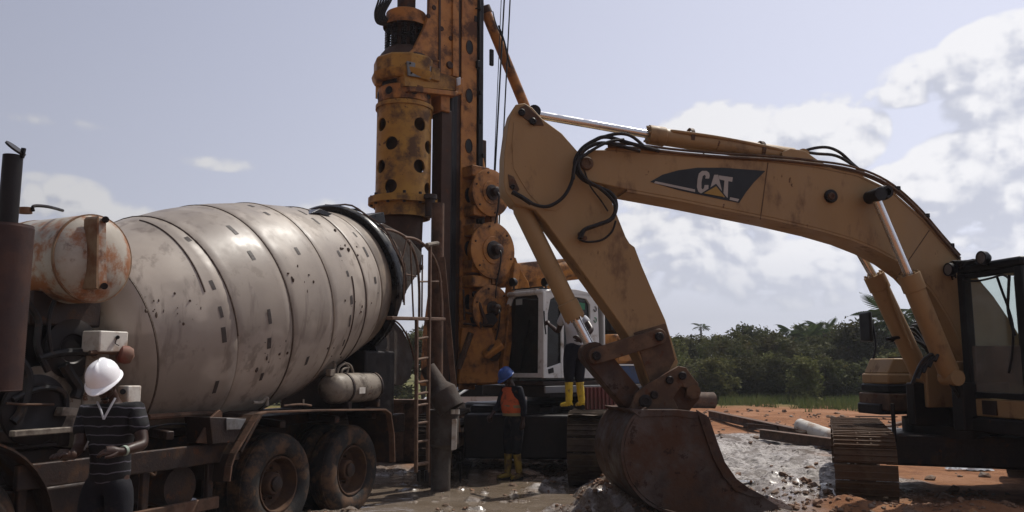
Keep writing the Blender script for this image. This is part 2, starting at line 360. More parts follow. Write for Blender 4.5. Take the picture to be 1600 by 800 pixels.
def inst(name, me, parent, loc, rot=None, scale=None):   # piece sharing mesh data; loc is a world point
    o = bpy.data.objects.new(name, me); COL.objects.link(o)
    o.parent = parent; o.location = V(loc)-root_loc(parent)
    if rot is not None:
        o.rotation_mode = 'QUATERNION'; o.rotation_quaternion = rot
    if scale: o.scale = scale
    return o
def mesh_of(mb, name, mat, bevel=0, smooth=True):
    o = mb.build(name, mat, None, off=V((0, 0, 0)), smooth=smooth)
    me = o.data
    if bevel:
        b = o.modifiers.new('b', 'BEVEL'); b.width = bevel; b.segments = 1
        dg = bpy.context.evaluated_depsgraph_get(); me = bpy.data.meshes.new_from_object(o.evaluated_get(dg)); me.name = name
    bpy.data.objects.remove(o); return me
def rot_from(x, y, z):
    m = Matrix((x, y, z)).transposed(); return m.to_quaternion()
# ================================================================ ground
def vnoise(x, y, seed=0):
    xi = np.floor(x).astype(np.int64); yi = np.floor(y).astype(np.int64); fx = x-xi; fy = y-yi
    def h(a, b):
        n = (a*374761393+b*668265263+seed*144665) & 0x7fffffff
        n = ((n ^ (n >> 13))*1274126177) & 0x7fffffff
        return ((n ^ (n >> 16)) & 0xffff)/65535.0
    u = fx*fx*(3-2*fx); v = fy*fy*(3-2*fy)
    return (h(xi, yi)*(1-u)+h(xi+1, yi)*u)*(1-v)+(h(xi, yi+1)*(1-u)+h(xi+1, yi+1)*u)*v
def fbm(x, y, o=5, seed=0, g=.5):
    s = 0; a = 1; t = 0
    for i in range(o): s = s+a*vnoise(x*2**i+i*17.3, y*2**i+i*9.1, seed+i); t += a; a *= g
    return s/t
def sst(a, b, x):
    t = np.clip((x-a)/(b-a), 0, 1); return t*t*(3-2*t)
def blob(x, y, cx, cy, rx, ry, rotd=0):
    c, s = math.cos(R(rotd)), math.sin(R(rotd)); dx = x-cx; dy = y-cy
    return 1-np.sqrt(((dx*c+dy*s)/rx)**2+((-dx*s+dy*c)/ry)**2)
def zones(x, y):
    w = (fbm(x*.9, y*.9, 4, 3)-.5)*.9
    pool = sst(-.05, .22, np.maximum(blob(x, y, -.75, 12.6, 2.3, 3.4)+w*.6, blob(x, y, .5, 11.2, 1.3, 1.7)+w*.6))
    mud = sst(-.1, .25, np.maximum.reduce([blob(x, y, .2, 12.6, 4.0, 4.6), blob(x, y, -3.5, 10.5, 4, 7), blob(x, y, 3.6, 15.5, 2.2, 4.5)])+w*.5)
    slur = sst(-.05, .18, np.maximum.reduce([blob(x, y, 4.7, 16.4, 1.75, 4.4, 12), blob(x, y, 5.9, 19.5, 2.2, 2.6), blob(x, y, 1.0, 13.3, .9, 1.0)*.8, blob(x, y, 3.4, 13.6, 1.0, 1.5)])+w*.45)
    green = sst(34.5, 37.5, y+(fbm(x*.4, y*.4, 3, 8)-.5)*5+np.where(x < 2, 8, 0)*0)
    return pool, mud, slur, green
def height(x, y):
    pool, mud, slur, green = zones(x, y)
    near = sst(70, 25, y)*sst(60, 20, np.abs(x))
    h = .05*(fbm(x*.5, y*.5, 3, 21)-.5)
    clod = (fbm(x*3.2, y*3.2, 5, 33, .6)-.5)
    rough = np.abs(fbm(x*5, y*5, 4, 51, .6)-.5)
    h = h+near*(clod*(.04+.14*mud*(1-.6*pool)+.06*slur)+rough*.10*mud)
    h = h-.150*pool+pool*(.26*(fbm(x*1.3, y*2.2, 5, 91)-.5)+.20*(fbm(x*4, y*6.5, 4, 92)-.5)+.10*rough)+.10*slur*fbm(x*1.6, y*1.6, 3, 77)+.20*slur*(np.abs(fbm(x*1.5, y*1.1, 4, 79)-.5)*1.4-.1)
    def mound(cx, cy, rx, ry, hh, seed, rot=0):
        b = np.clip(blob(x, y, cx, cy, rx, ry, rot)+.5*(fbm(x*2.4, y*2.4, 4, seed)-.5), 0, 1); return hh*b**1.0*(1+.5*(fbm(x*6, y*6, 4, seed+3)-.5))
    h = h+mound(1.35, 10.75, 1.3, .75, .42, 5)+mound(4.3, 10.9, 1.0, .6, .16, 6)+mound(5.6, 10.2, 1.6, .9, .22, 9)+mound(1.7, 12.2, 1.1, .9, .36, 12)
    h = h+mound(-1.9, 9.9, 1.0, .8, .25, 15)+mound(2.6, 13.2, 1.2, 1.2, .22, 17)+mound(4.1, 12.4, 1.0, 1.0, .2, 19)
    h = h+mound(-3.35, 6.5, 1.3, 1.0, .10, 16)*0+.10*np.clip(blob(x, y, -3.3, 6.4, 1.6, 1.6)*3, 0, 1)
    h = h+.25*sst(20, 27, y)*sst(120, 60, y)*sst(0, 4, x)*(fbm(x*.3, y*.3, 3, 44))
    return h
def gz(x, y): return float(height(np.array([float(x)]), np.array([float(y)]))[0])
def axis_lines(lo, hi, step, a, b):
    c = list(np.arange(lo, hi+1e-6, step)); s = step; v = hi
    while v < b: s = min(s*1.13, 150); v += s; c.append(v)
    s = step; v = lo
    while v > a: s = min(s*1.13, 150); v -= s; c.insert(0, v)
    return np.array(c)
gx = axis_lines(-3.2, 7.5, .05, -2500, 2500); gy = axis_lines(9.6, 18, .05, -1500, 3500)
X, Y = np.meshgrid(gx, gy); H = height(X, Y); PO, MU, SL, GR = zones(X, Y)
nx_, ny_ = len(gx), len(gy)
co = np.stack([X, Y, H], -1).reshape(-1, 3)
ii = np.arange(nx_*ny_).reshape(ny_, nx_)
fc = np.stack([ii[:-1, :-1], ii[:-1, 1:], ii[1:, 1:], ii[1:, :-1]], -1).reshape(-1, 4)
me = bpy.data.meshes.new('ground'); me.from_pydata(co.tolist(), [], fc.tolist())
ca = me.color_attributes.new('zone', 'FLOAT_COLOR', 'POINT')
ca.data.foreach_set('color', np.stack([MU, SL, GR, PO], -1).reshape(-1).astype(np.float32))
me.shade_smooth()
mg = bpy.data.materials.new('churned_earth'); mg.use_nodes = True
def ground_mat(m):
    t = m.node_tree; N, L = t.nodes, t.links; b = N['Principled BSDF']
    at = N.new('ShaderNodeAttribute'); at.attribute_name = 'zone'; sp = N.new('ShaderNodeSeparateColor'); L.new(at.outputs['Color'], sp.inputs[0])
    tc = N.new('ShaderNodeTexCoord')
    def noise(s, d=5, r=.62):
        n = N.new('ShaderNodeTexNoise'); n.inputs['Scale'].default_value = s; n.inputs['Detail'].default_value = d; n.inputs['Roughness'].default_value = r; L.new(tc.outputs['Object'], n.inputs['Vector']); return n.outputs['Fac']
    def ramp(f, a, c, lo=0, hi=1):
        n = N.new('ShaderNodeMapRange'); n.interpolation_type = 'SMOOTHSTEP'; L.new(f, n.inputs[0]); n.inputs[1].default_value = a; n.inputs[2].default_value = c; n.inputs[3].default_value = lo; n.inputs[4].default_value = hi; return n.outputs[0]
    def mix(f, a, c, dt='RGBA'):
        n = N.new('ShaderNodeMix'); n.data_type = dt; k = (6, 7, 2) if dt == 'RGBA' else (2, 3, 0)
        if isinstance(f, float): n.inputs[0].default_value = f
        else: L.new(f, n.inputs[0])
        for s_, v in ((k[0], a), (k[1], c)):
            if isinstance(v, tuple): n.inputs[s_].default_value = (*v, 1)
            elif isinstance(v, float): n.inputs[s_].default_value = v
            else: L.new(v, n.inputs[s_])
        return n.outputs[k[2]]
    spc = mix(sp.outputs[0], .12, .5, 'FLOAT'); L.new(spc, b.inputs['Specular IOR Level'])
    n1 = noise(.45, 6); n2 = noise(3.5, 6); n3 = noise(14, 5, .7)
    earth = mix(ramp(n2, .38, .66), (.25, .115, .052), (.16, .066, .03))
    earth = mix(ramp(n1, .45, .62), earth, (.28, .14, .075))
    earth = mix(ramp(n3, .60, .70), earth, (.14, .07, .04))
    mud = mix(ramp(n2, .4, .62), (.10, .07, .05), (.15, .10, .065))
    mud = mix(ramp(n3, .54, .66), mud, (.24, .21, .185))
    slur = mix(ramp(n2, .42, .60), (.33, .295, .27), (.17, .145, .13)); slur = mix(ramp(n3, .50, .60), slur, (.075, .06, .05)); slur = mix(ramp(noise(1.6, 5), .54, .60), slur, (.10, .075, .058))
    gr = mix(ramp(n2, .4, .6), (.07, .09, .025), (.16, .13, .05))
    c = mix(sp.outputs[0], earth, mud); c = mix(sp.outputs[1], c, slur); c = mix(sp.outputs[2], c, gr)
    L.new(c, b.inputs['Base Color'])
    r = mix(sp.outputs[0], .92, ramp(n3, .35, .65, .12, .6), 'FLOAT'); r = mix(sp.outputs[1], r, ramp(n3, .35, .6, .30, .62), 'FLOAT'); L.new(r, b.inputs['Roughness'])
    cw = N.new('ShaderNodeMath'); cw.operation = 'SUBTRACT'; cw.use_clamp = True; L.new(sp.outputs[0], cw.inputs[0]); L.new(sp.outputs[1], cw.inputs[1]); cw2 = N.new('ShaderNodeMath'); cw2.operation = 'MULTIPLY'; L.new(cw.outputs[0], cw2.inputs[0]); L.new(ramp(n2, .35, .6), cw2.inputs[1]); L.new(cw2.outputs[0], b.inputs['Coat Weight']); b.inputs['Coat Roughness'].default_value = .24
    bp = N.new('ShaderNodeBump'); bp.inputs['Strength'].default_value = .9; bp.inputs['Distance'].default_value = .05
    L.new(noise(9, 7, .72), bp.inputs['Height']); L.new(bp.outputs[0], b.inputs['Normal'])
ground_mat(mg); me.materials.append(mg)
go = bpy.data.objects.new('ground', me); COL.objects.link(go); go['kind'] = 'structure'
# water standing in the pit
wmat = MAT('muddy_water', (.155, .118, .085), .07, tint=(.20, .16, .125), amt=.9, scale=1.1, bump=.0, spec=.6)
def wb(t):
    b = t.nodes['Principled BSDF']; bp = t.nodes.new('ShaderNodeBump'); n = t.nodes.new('ShaderNodeTexNoise'); n.inputs['Scale'].default_value = 3.2; n.inputs['Detail'].default_value = 4
    tcx = t.nodes.new('ShaderNodeTexCoord'); t.links.new(tcx.outputs['Object'], n.inputs['Vector'])
    bp.inputs['Strength'].default_value = .5; bp.inputs['Distance'].default_value = .05; t.links.new(n.outputs['Fac'], bp.inputs['Height']); t.links.new(bp.outputs[0], b.inputs['Normal'])
wb(wmat.node_tree)
w = MB(); pts = [V((-3.9, 8.6, -.055)), V((2.6, 8.6, -.055)), V((3.2, 12, -.055)), V((2.6, 16.5, -.055)), V((-3.9, 16.5, -.055))]
w.b.faces.new([w.b.verts.new(p) for p in pts]); wo = w.build('muddy_water', wmat, None, smooth=False); wo['kind'] = 'structure'
# loose clods of earth and stones
def clods():
    vs, fs = [], []
    t = (1+5**.5)/2; ico = np.array([(-1, t, 0), (1, t, 0), (-1, -t, 0), (1, -t, 0), (0, -1, t), (0, 1, t), (0, -1, -t), (0, 1, -t), (t, 0, -1), (t, 0, 1), (-t, 0, -1), (-t, 0, 1)])/1.9
    ifc = [(0, 11, 5), (0, 5, 1), (0, 1, 7), (0, 7, 10), (0, 10, 11), (1, 5, 9), (5, 11, 4), (11, 10, 2), (10, 7, 6), (7, 1, 8), (3, 9, 4), (3, 4, 2), (3, 2, 6), (3, 6, 8), (3, 8, 9), (4, 9, 5), (2, 4, 11), (6, 2, 10), (8, 6, 7), (9, 8, 1)]
    n1, n2, n3 = 4600, 3600, 500
    x = np.concatenate([rng.uniform(-3, 3.2, n1), rng.uniform(.4, 7, n2), rng.uniform(2, 12, n3)]); y = np.concatenate([rng.uniform(9.3, 14.5, n1), rng.uniform(9.3, 12.5, n2), rng.uniform(12, 32, n3)])
    sz = np.concatenate([rng.gamma(1.3, .011, n1), rng.gamma(1.3, .013, n2), rng.gamma(2, .02, n3)]); sz = np.minimum(sz, .11)
    p = zones(x, y)[0]; keep = (p < .5) | (rng.random(len(x)) < .4); x, y, sz = x[keep], y[keep], sz[keep]; z = height(x, y)
    for x_, y_, s, z_ in zip(x, y, sz, z):
        b = len(vs); j = rng.uniform(.6, 1.3, (12, 1)); q = ico*j*s*np.array([1, 1, .65]); a = rng.uniform(0, 6.28)
        q = np.stack([q[:, 0]*math.cos(a)-q[:, 1]*math.sin(a)+x_, q[:, 0]*math.sin(a)+q[:, 1]*math.cos(a)+y_, q[:, 2]+z_+s*.2], -1)
        vs += q.tolist(); fs += [(i+b, k+b, l+b) for i, k, l in ifc]
    m = bpy.data.meshes.new('earth_clods'); m.from_pydata(vs, [], fs); m.materials.append(MAT('clod_earth', (.20, .11, .065), .8, tint=(.12, .085, .06), amt=1., scale=.8, dirt=(.28, .25, .22), damt=.25, dscale=.9, bump=.6))
    o = bpy.data.objects.new('earth_clods', m); COL.objects.link(o); tag(o, 'loose clods of mud and red earth strewn over the churned ground', 'soil', kind='stuff')
clods()
# ================================================================ shared builders
def wheel_disc(mb, c, ax, r, w):
    mb.lathe(V(c)-V(ax).normalized()*w/2, ax, [(0, 0), (0, r*.93), (w*.12, r), (w*.88, r), (w, r*.93), (w, r*.8), (w*.7, r*.76), (w*.7, r*.3), (w*1.05, r*.26), (w*1.05, 0)], 28)
def make_track(parent, front, g, L, r, width, mat, pitch=.2, lug=.045, z0=0., grousers=3):
    g = V(g).normalized(); side = V((0, 0, 1)).cross(g).normalized(); Z = V((0, 0, 1))
    c1 = V(front)-g*r+Z*(r+z0); c0 = V(front)-g*(L-r)+Z*(r+z0); D = (c1-c0).length
    f = MB(); f.bar(c0+g*.15, c1-g*.35, width*.45, r*.62, Z); f.bar(c0+g*.5+Z*r*.35, c1-g*.7+Z*r*.35, width*.62, r*.3, Z)
    fr = f.build('track', m_chass, parent, bevel=.02)
    for c, nm in ((c0, 'sprocket'), (c1, 'idler_wheel')):
        s = MB(); wheel_disc(s, c, side, r*.86, width*.3); s.build(nm, mat, fr)
    rm = MB(); wheel_disc(rm, (0, 0, 0), (0, 1, 0), r*.24, width*.42); rme = mesh_of(rm, 'roller', m_chass)
    q = rot_from(g, side, Z)
    for k in range(7): inst('roller', rme, fr, c0+g*(D*(k+.5)/7)-Z*(r*.68), q)
    s = MB(); s.box((0, 0, 0), (pitch*.93, width, .028))
    for k in range(grousers):
        x = (-.38+.76*k/max(1, grousers-1))*pitch; s.box((x, 0, lug*.5+.01), (.016, width*.985, lug))
    s.box((0, 0, -.06), (pitch*.95, width*.3, .09))
    for sx in (-.2, .2):
        for sy in (-.11, .11): s.cyl((sx*pitch, sy*width, .01), (sx*pitch, sy*width, .03), .014, seg=6)
    sme = mesh_of(s, 'track_shoe', mat)
    per = 2*D+2*math.pi*r; n = int(round(per/pitch))
    for k in range(n):
        t = k*per/n
        if t < D: p = c0+g*t+Z*r; tx, nz_ = g, Z
        elif t < D+math.pi*r: a = (t-D)/r; nz_ = Z*math.cos(a)+g*math.sin(a); tx = g*math.cos(a)-Z*math.sin(a); p = c1+nz_*r
        elif t < 2*D+math.pi*r: p = c1-g*(t-D-math.pi*r)-Z*r; tx, nz_ = -g, -Z
        else: a = (t-2*D-math.pi*r)/r; nz_ = -Z*math.cos(a)-g*math.sin(a); tx = -g*math.cos(a)+Z*math.sin(a); p = c0+nz_*r
        j = random.uniform(-.008, .008)
        inst('track_shoe', sme, fr, p+nz_*j, rot_from(tx, nz_.cross(tx), nz_))
    return fr
# ================================================================ excavator
Eh = V((-.98, -.19, 0)).normalized(); En = V((.19, -.98, 0)).normalized(); Eo = V((6, 11.1, 0)); UZ = V((0, 0, 1))
def E(a, b, z): return Eo+Eh*a+En*b+UZ*z
def B(px, py, off=0): return Q(px, py, Eo+En*off, En)
Eg = V((-.35, -.937, 0)); Es = V((.937, -.35, 0))
EF = V((4.70, 11.15, 0))
ex = thing('excavator', EF-Eg*2.0+Es*1.35, 'large dusty yellow tracked excavator with a black logo panel on its raised boom', 'excavator')
def ebar(name, mat, a, b, w, h, par=ex, bevel=.01): m = MB(); m.bar(a, b, w, h, En); return m.build(name, mat, par, bevel=bevel)
# boom
bp_ = [(903, 262), (906, 246), (920, 234), (948, 234), (1000, 238), (1100, 246), (1200, 252), (1280, 262), (1340, 275), (1392, 300), (1442, 345), (1482, 390), (1520, 430), (1550, 465), (1582, 512), (1606, 552), (1612, 590), (1595, 612), (1562, 615), (1532, 592), (1508, 545), (1484, 497), (1458, 455), (1432, 427), (1402, 405), (1368, 387), (1330, 372), (1282, 358), (1214, 342), (1145, 328), (1062, 311), (980, 296), (925, 284), (908, 275)]
m = MB(); m.prism([B(*p) for p in bp_], -En*.46); boom = m.build('boom', m_cat, ex, bevel=.012)
# flanges proud of the side plates
m = MB()
for seg in (bp_[3:16], bp_[20:32]):
    top = seg is not None and seg[0][1] == 234
    pts = [B(*p, off=.004) for p in seg]
    ths = []
    for i in range(len(pts)):
        d = (pts[min(i+1, len(pts)-1)]-pts[max(i-1, 0)]).normalized(); ths.append(En.cross(d)*(.028))
    m.strip(pts, -En*.47, ths)
m.build('flange_plate', m_cat, boom)
# nose ear, pins
def disc(name, c, ax, r, w, mat, par, seg=24, bolts=0):
    q = MB(); ax = V(ax).normalized(); q.lathe(c, ax, [(0, 0), (0, r), (w*.75, r), (w, r*.85), (w, r*.5), (w*.8, r*.45), (w*.8, 0)], seg)
    if bolts:
        x, y, _ = basis(ax)
        for k in range(bolts):
            a = 6.283*k/bolts; q.cyl(c+(x*math.cos(a)+y*math.sin(a))*r*.72+ax*w*.8, c+(x*math.cos(a)+y*math.sin(a))*r*.72+ax*(w+.015), r*.09, seg=6)
    return q.build(name, mat, par)
disc('pivot_pin', B(916, 256), En, .085, .05, m_catd, boom)
disc('pivot_pin', B(1297, 307), En, .09, .05, m_dark, boom); disc('pivot_pin', B(1297, 307, .03), En, .05, .05, m_catd, boom)
disc('pivot_pin', B(1367, 306), En, .095, .28, m_dark, boom)
disc('pivot_pin', B(1592, 590), En, .12, .05, m_dark, boom)
# weld seams on the boom side
for a, b in (((1200, 254), (1188, 343)), ((1452, 360), (1400, 436))):
    q = MB(); q.tube([B(*a, off=.002), B(*b, off=.002)], .006, 5); q.build('weld_seam', m_catd, boom)
# logo panel, its lettering as flat film
lg = [(1016, 284), (1035, 273), (1060, 266), (1090, 262), (1130, 262), (1196, 267), (1178, 285), (1166, 300), (1155, 317), (1120, 310), (1060, 297)]
q = MB(); q.prism([B(*p, off=.005) for p in lg], -En*.004); logo = q.build('logo_panel', m_logo, boom, smooth=False)
def flat(name, mat, polys, off, par, th=.003):
    q = MB()
    for pl in polys: q.prism([B(*p, off=off) for p in pl], -En*th)
    return q.build(name, mat, par, smooth=False)
Cc = [(1109, 274), (1108, 270), (1104, 267), (1097, 267), (1092, 271), (1090, 280), (1089, 292), (1091, 299), (1095, 302), (1101, 302), (1105, 299), (1107, 295), (1107, 289), (1101, 289), (1100, 294), (1098, 296), (1096, 294), (1096, 285), (1098, 275), (1101, 273), (1103, 275), (1102, 279), (1108, 279)]
Aa = [(1116, 273), (1122, 273), (1130, 306), (1125, 305), (1123, 299), (1114, 297), (1111, 304), (1107, 303)]
Tt = [(1123, 274), (1145, 277), (1144, 284), (1138, 283), (1137, 309), (1130, 308), (1132, 282), (1124, 280)]
flat('letter', m_letter, [Cc], .0085, logo); flat('letter', m_letter, [Aa], .0085, logo); flat('letter', m_letter, [Tt], .0085, logo)
flat('logo_triangle', m_tri, [[(1119, 291), (1133, 308), (1100, 302)]], .012, logo)
flat('logo_triangle_edge', m_logo, [[(1119, 287), (1137, 310), (1133, 309), (1119, 291), (1101, 303), (1096, 302)]], .0105, logo)
flat('logo_stripe', m_letter, [[(1024, 283), (1086, 296), (1086, 300), (1022, 286)]], .0085, logo); flat('logo_stripe', m_letter, [[(1141, 308), (1155, 311), (1153, 315), (1140, 312)]], .0085, logo)
# stick
st = [(800, 172), (806, 163), (820, 161), (832, 168), (848, 186), (878, 208), (904, 238), (930, 268), (952, 305), (978, 370), (984, 380), (992, 386), (1003, 415), (1020, 455), (1040, 500), (1051, 536), (1060, 566), (1052, 588), (1034, 604), (1022, 612), (1014, 598), (1004, 567), (993, 545), (978, 519), (946, 474), (914, 430), (880, 384), (852, 346), (836, 328), (804, 318), (790, 300), (787, 285), (788, 240), (794, 195)]
m = MB(); m.prism([B(*p, off=-.05) for p in st], -En*.36); stick = m.build('stick', m_catd if False else m_cat, ex, bevel=.012)
m = MB(); m.prism([B(*p, off=-.042) for p in [(803, 190), (826, 196), (856, 205), (886, 224), (903, 243), (895, 290), (882, 320), (868, 330), (850, 327), (828, 305), (812, 280), (802, 262), (800, 225)]], -En*.01); m.build('side_plate', m_cat, stick, bevel=.004)
m = MB(); m.prism([B(*p, off=-.038) for p in [(812, 168), (822, 163), (846, 186), (850, 196), (834, 196), (816, 182)]], -En*.02); m.build('cylinder_lug', m_catd, stick, bevel=.004)
m = MB(); m.prism([B(*p, off=-.038) for p in [(794, 272), (803, 276), (812, 296), (806, 302), (796, 292)]], -En*.02); m.build('cylinder_lug', m_catd, stick, bevel=.004)
q = MB(); q.prism([B(*p, off=-.042) for p in [(990, 520), (1040, 505), (1055, 562), (1034, 600), (1018, 603), (1006, 570)]], -En*.01); q.build('wear_plate', m_catd, stick, bevel=.003)
disc('pivot_pin', B(815, 176, -.03), En, .045, .03, m_dark, stick); disc('pivot_pin', B(801, 292, -.03), En, .03, .03, m_dark, stick); disc('pivot_pin', B(832, 190, -.03), En, .045, .03, m_dark, stick)
# stick cylinder above the boom
def ctr(px, py, off): return B(px, py, off)
def cylinder(name, rod0, mid, end, rr, rb, par, mat=m_cat, lines=True, up=None):
    q = MB(); d = (end-mid).normalized(); q.lathe(mid, d, [(-.10, rb*.55), (-.10, rb*1.12), (.12, rb*1.12), (.13, rb), ((end-mid).length-.1, rb), ((end-mid).length-.02, rb*.75), ((end-mid).length, 0)], 24)
    x, y, _ = basis(d, En)
    for k in range(8):
        a = 6.283*k/8; q.cyl(mid-d*.13+(x*math.cos(a)+y*math.sin(a))*rb*.9, mid-d*.09+(x*math.cos(a)+y*math.sin(a))*rb*.9, .016, seg=6)
    o = q.build(name, mat, par)
    q = MB(); q.cyl(rod0, mid, rr, seg=20); q.build('piston_rod', m_chrome, o)
    q = MB(); q.cyl(rod0-En*.13, rod0+En*.13, rr*1.5, seg=18); q.build('rod_eye', m_dark, o)
    q = MB(); q.cyl(end-En*.13, end+En*.13, rb*.8, seg=18); q.build('cylinder_eye', mat, o)
    return o
sc_ = cylinder('stick_cylinder', ctr(832, 178, -.23), ctr(1024, 212, -.23), ctr(1248, 246, -.23), .055, .115, ex)
q = MB(); q.tube(spl([B(1048, 205, -.16), B(1062, 206, -.12), B(1130, 216, -.12), B(1215, 233, -.12), B(1230, 240, -.14)], 4), .022, 8); q.build('hydraulic_pipe', m_cat, sc_)
for px, py in ((1075, 212), (1185, 232)):
    q = MB(); q.lathe(B(px, py+3, -.23), (ctr(1248, 246, -.23)-ctr(1024, 212, -.23)), [(0, .118), (0, .13), (.05, .13), (.05, .118)], 20); q.build('clamp_ring', m_catd, sc_)
m = MB(); m.prism([B(*p, off=-.08) for p in [(1222, 238), (1235, 232), (1258, 236), (1278, 250), (1310, 268), (1225, 258)]], -En*.05); m.prism([B(*p, off=-.36) for p in [(1222, 238), (1235, 232), (1258, 236), (1278, 250), (1310, 268), (1225, 258)]], -En*.05); m.build('cylinder_bracket', m_cat, boom, bevel=.005)
# boom cylinders
cylinder('boom_cylinder', ctr(1367, 306, .22), ctr(1424, 440, .22), ctr(1486, 590, .22), .058, .13, ex)
cylinder('boom_cylinder', ctr(1306, 330, -.68), ctr(1370, 440, -.68), ctr(1440, 588, -.68), .058, .13, ex)
q = MB(); q.tube(spl([B(1385, 440, -.55), B(1391, 462, -.52), B(1402, 490, -.52), B(1425, 545, -.52)], 4), .016, 6); q.build('hydraulic_pipe', m_cat, ex)
# bucket cylinder in front of the stick
bc = cylinder('bucket_cylinder', ctr(928, 553, -.23), ctr(893, 486, -.23), ctr(810, 316, -.23), .062, .118, ex)
# linkage and bucket
CE = -.23
def plate(name, pts, off, th, mat, par, bev=.008):
    q = MB(); q.prism([B(*p, off=off) for p in pts], -En*th); return q.build(name, mat, par, bevel=bev)
def link(name, a, b, r, off, th, mat, par):
    pa, pb = B(*a, off=off), B(*b, off=off); d = (pb-pa).normalized(); u = En.cross(d); q = MB(); pts = []
    for k in range(9): an = -math.pi/2+math.pi*k/8; pts.append(pb+d*(math.cos(an)*r)+u*(math.sin(an)*r))
    for k in range(9): an = math.pi/2+math.pi*k/8; pts.append(pa+d*(math.cos(an)*r)+u*(math.sin(an)*r))
    q.prism(pts, -En*th); o = q.build(name, mat, par, bevel=.008)
    for p in (a, b): disc('pivot_pin', B(*p, off=off+.004), En, r*.55, .03, m_dark, o)
    return o
link('tipping_link', (932, 556), (1030, 526), .10, .03, .05, m_catd, ex); link('tipping_link', (932, 556), (1030, 526), .10, -.45, .05, m_catd, ex)
link('bucket_link', (930, 553), (1000, 636), .15, -.09, .28, m_bucket, ex)
cpl = [(984, 640), (994, 614), (1012, 600), (1060, 572), (1072, 574), (1082, 588), (1092, 600), (1089, 618), (1080, 626), (1072, 622), (1074, 606), (1064, 604), (1052, 622), (1064, 646), (1040, 652), (1008, 656), (990, 660)]
cp = plate('quick_coupler', cpl, .10, .05, m_catd, ex); plate('coupler_plate', cpl, -.52, .05, m_catd, cp); plate('coupler_body', [(995, 640), (1010, 612), (1050, 592), (1060, 606), (1045, 630), (1020, 650)], .04, .5, m_dark, cp)
for p in ((1066, 587), (1008, 627), (1022, 617), (1046, 594)): disc('pivot_pin', B(*p, off=.11), En, .05 if p[0] != 1008 else .08, .03, m_dark, cp)
for p in ((1084, 612),): q = MB(); q.cyl(B(*p, off=.16), B(*p, off=-.6), .085, seg=18); q.build('hook_pin', m_catd, cp)
bo, bw = .34, 1.05
back = [(985, 640), (962, 652), (946, 676), (940, 706), (944, 730), (954, 752), (975, 775), (1004, 792), (1050, 803), (1110, 808), (1170, 800), (1215, 790)]
back = [(x+(34*(1160-x)/220 if x < 1160 else 0), y) for x, y in back]
side = back+[(1196, 778), (1168, 764), (1148, 748), (1130, 722), (1118, 690), (1106, 656), (1088, 643), (1060, 640), (1030, 640)]
bk = plate('bucket', side, bo, .03, m_bucket, ex, .004); plate('side_plate', side, bo-bw, .03, m_bucket, bk, .004)
q = MB(); bpts = [B(*p, off=bo-.002) for p in spl_px(back, 3)] if False else [B(*p, off=bo-.002) for p in back]
bpts = spl(bpts, 3); ths = []
for i in range(len(bpts)):
    d = (bpts[min(i+1, len(bpts)-1)]-bpts[max(i-1, 0)]).normalized(); ths.append(En.cross(d)*(-.03))
q.strip(bpts, -En*(bw+.024), ths); q.build('bucket_shell', m_bucket, bk)
plate('top_plate', [(985, 640), (1060, 640), (1088, 643), (1100, 652), (1084, 655), (1050, 650), (1000, 652)], bo+.012, bw+.02, m_bucket, bk, .006)
plate('edge_cutter', [(1088, 640), (1108, 652), (1121, 690), (1133, 722), (1151, 748), (1171, 763), (1199, 777), (1180, 778), (1150, 768), (1130, 745), (1114, 715), (1100, 675)], bo+.022, .02, m_bucket, bk, .004)
plate('edge_cutter', [(1088, 640), (1108, 652), (1121, 690), (1133, 722), (1151, 748), (1171, 763), (1199, 777), (1180, 778), (1150, 768), (1130, 745), (1114, 715), (1100, 675)], bo-bw-.035, .02, m_bucket, bk, .004)
for k in range(3): # ears reaching up to the coupler
    plate('bucket_ear', [(998, 655), (990, 640), (1000, 622), (1014, 618), (1040, 632), (1066, 602), (1092, 604), (1094, 622), (1076, 644), (1040, 656)], (.04, -.42, -.2)[k], .045, m_bucket, bk, .006)
for k in range(3): plate('wear_strip', [(979, 700), (987, 750), (1025, 789), (1076, 803), (1076, 806), (1023, 794), (982, 752), (974, 702)], bo-.12-k*.42, .14, m_bucket, bk, .003)
m_tooth = MAT('polished_tooth_steel', (.36, .33, .31), .3, .7, dirt=(.16, .09, .05), damt=.4, dscale=8)
tm = MB(); tm.prism([V((-.16, 0, -.05)), V((-.16, 0, .05)), V((.02, 0, .045)), V((.20, 0, .012)), V((.20, 0, -.012)), V((.02, 0, -.045))], V((0, .09, 0))); tme = mesh_of(tm, 'tooth', m_tooth, bevel=.006)
td = (B(1215, 788)-B(1165, 768)).normalized()
for k in range(5): inst('tooth', tme, bk, B(1214, 786, off=bo-.10-k*(bw-.2)/4)+td*.03, rot_from(td, -En, td.cross(-En)))
# tracks and carbody
make_track(ex, EF+V((0, 0, -.05)), Eg, 4.1, .475, .78, m_track, pitch=.215, lug=.028, grousers=3)
make_track(ex, EF+Es*2.7+V((0, 0, -.05)), Eg, 4.1, .475, .74, m_track, pitch=.205)
cc = EF-Eg*2.05+Es*1.35
q = MB(); q.box(cc+UZ*.62, (2.1, 1.4, .45), (Es, Eg, UZ)); q.build('carbody', m_chass, ex, bevel=.04)
q = MB(); q.cyl(cc+UZ*.8, cc+UZ*1.06, .72, seg=32); q.build('slewing_ring', m_dark, ex)
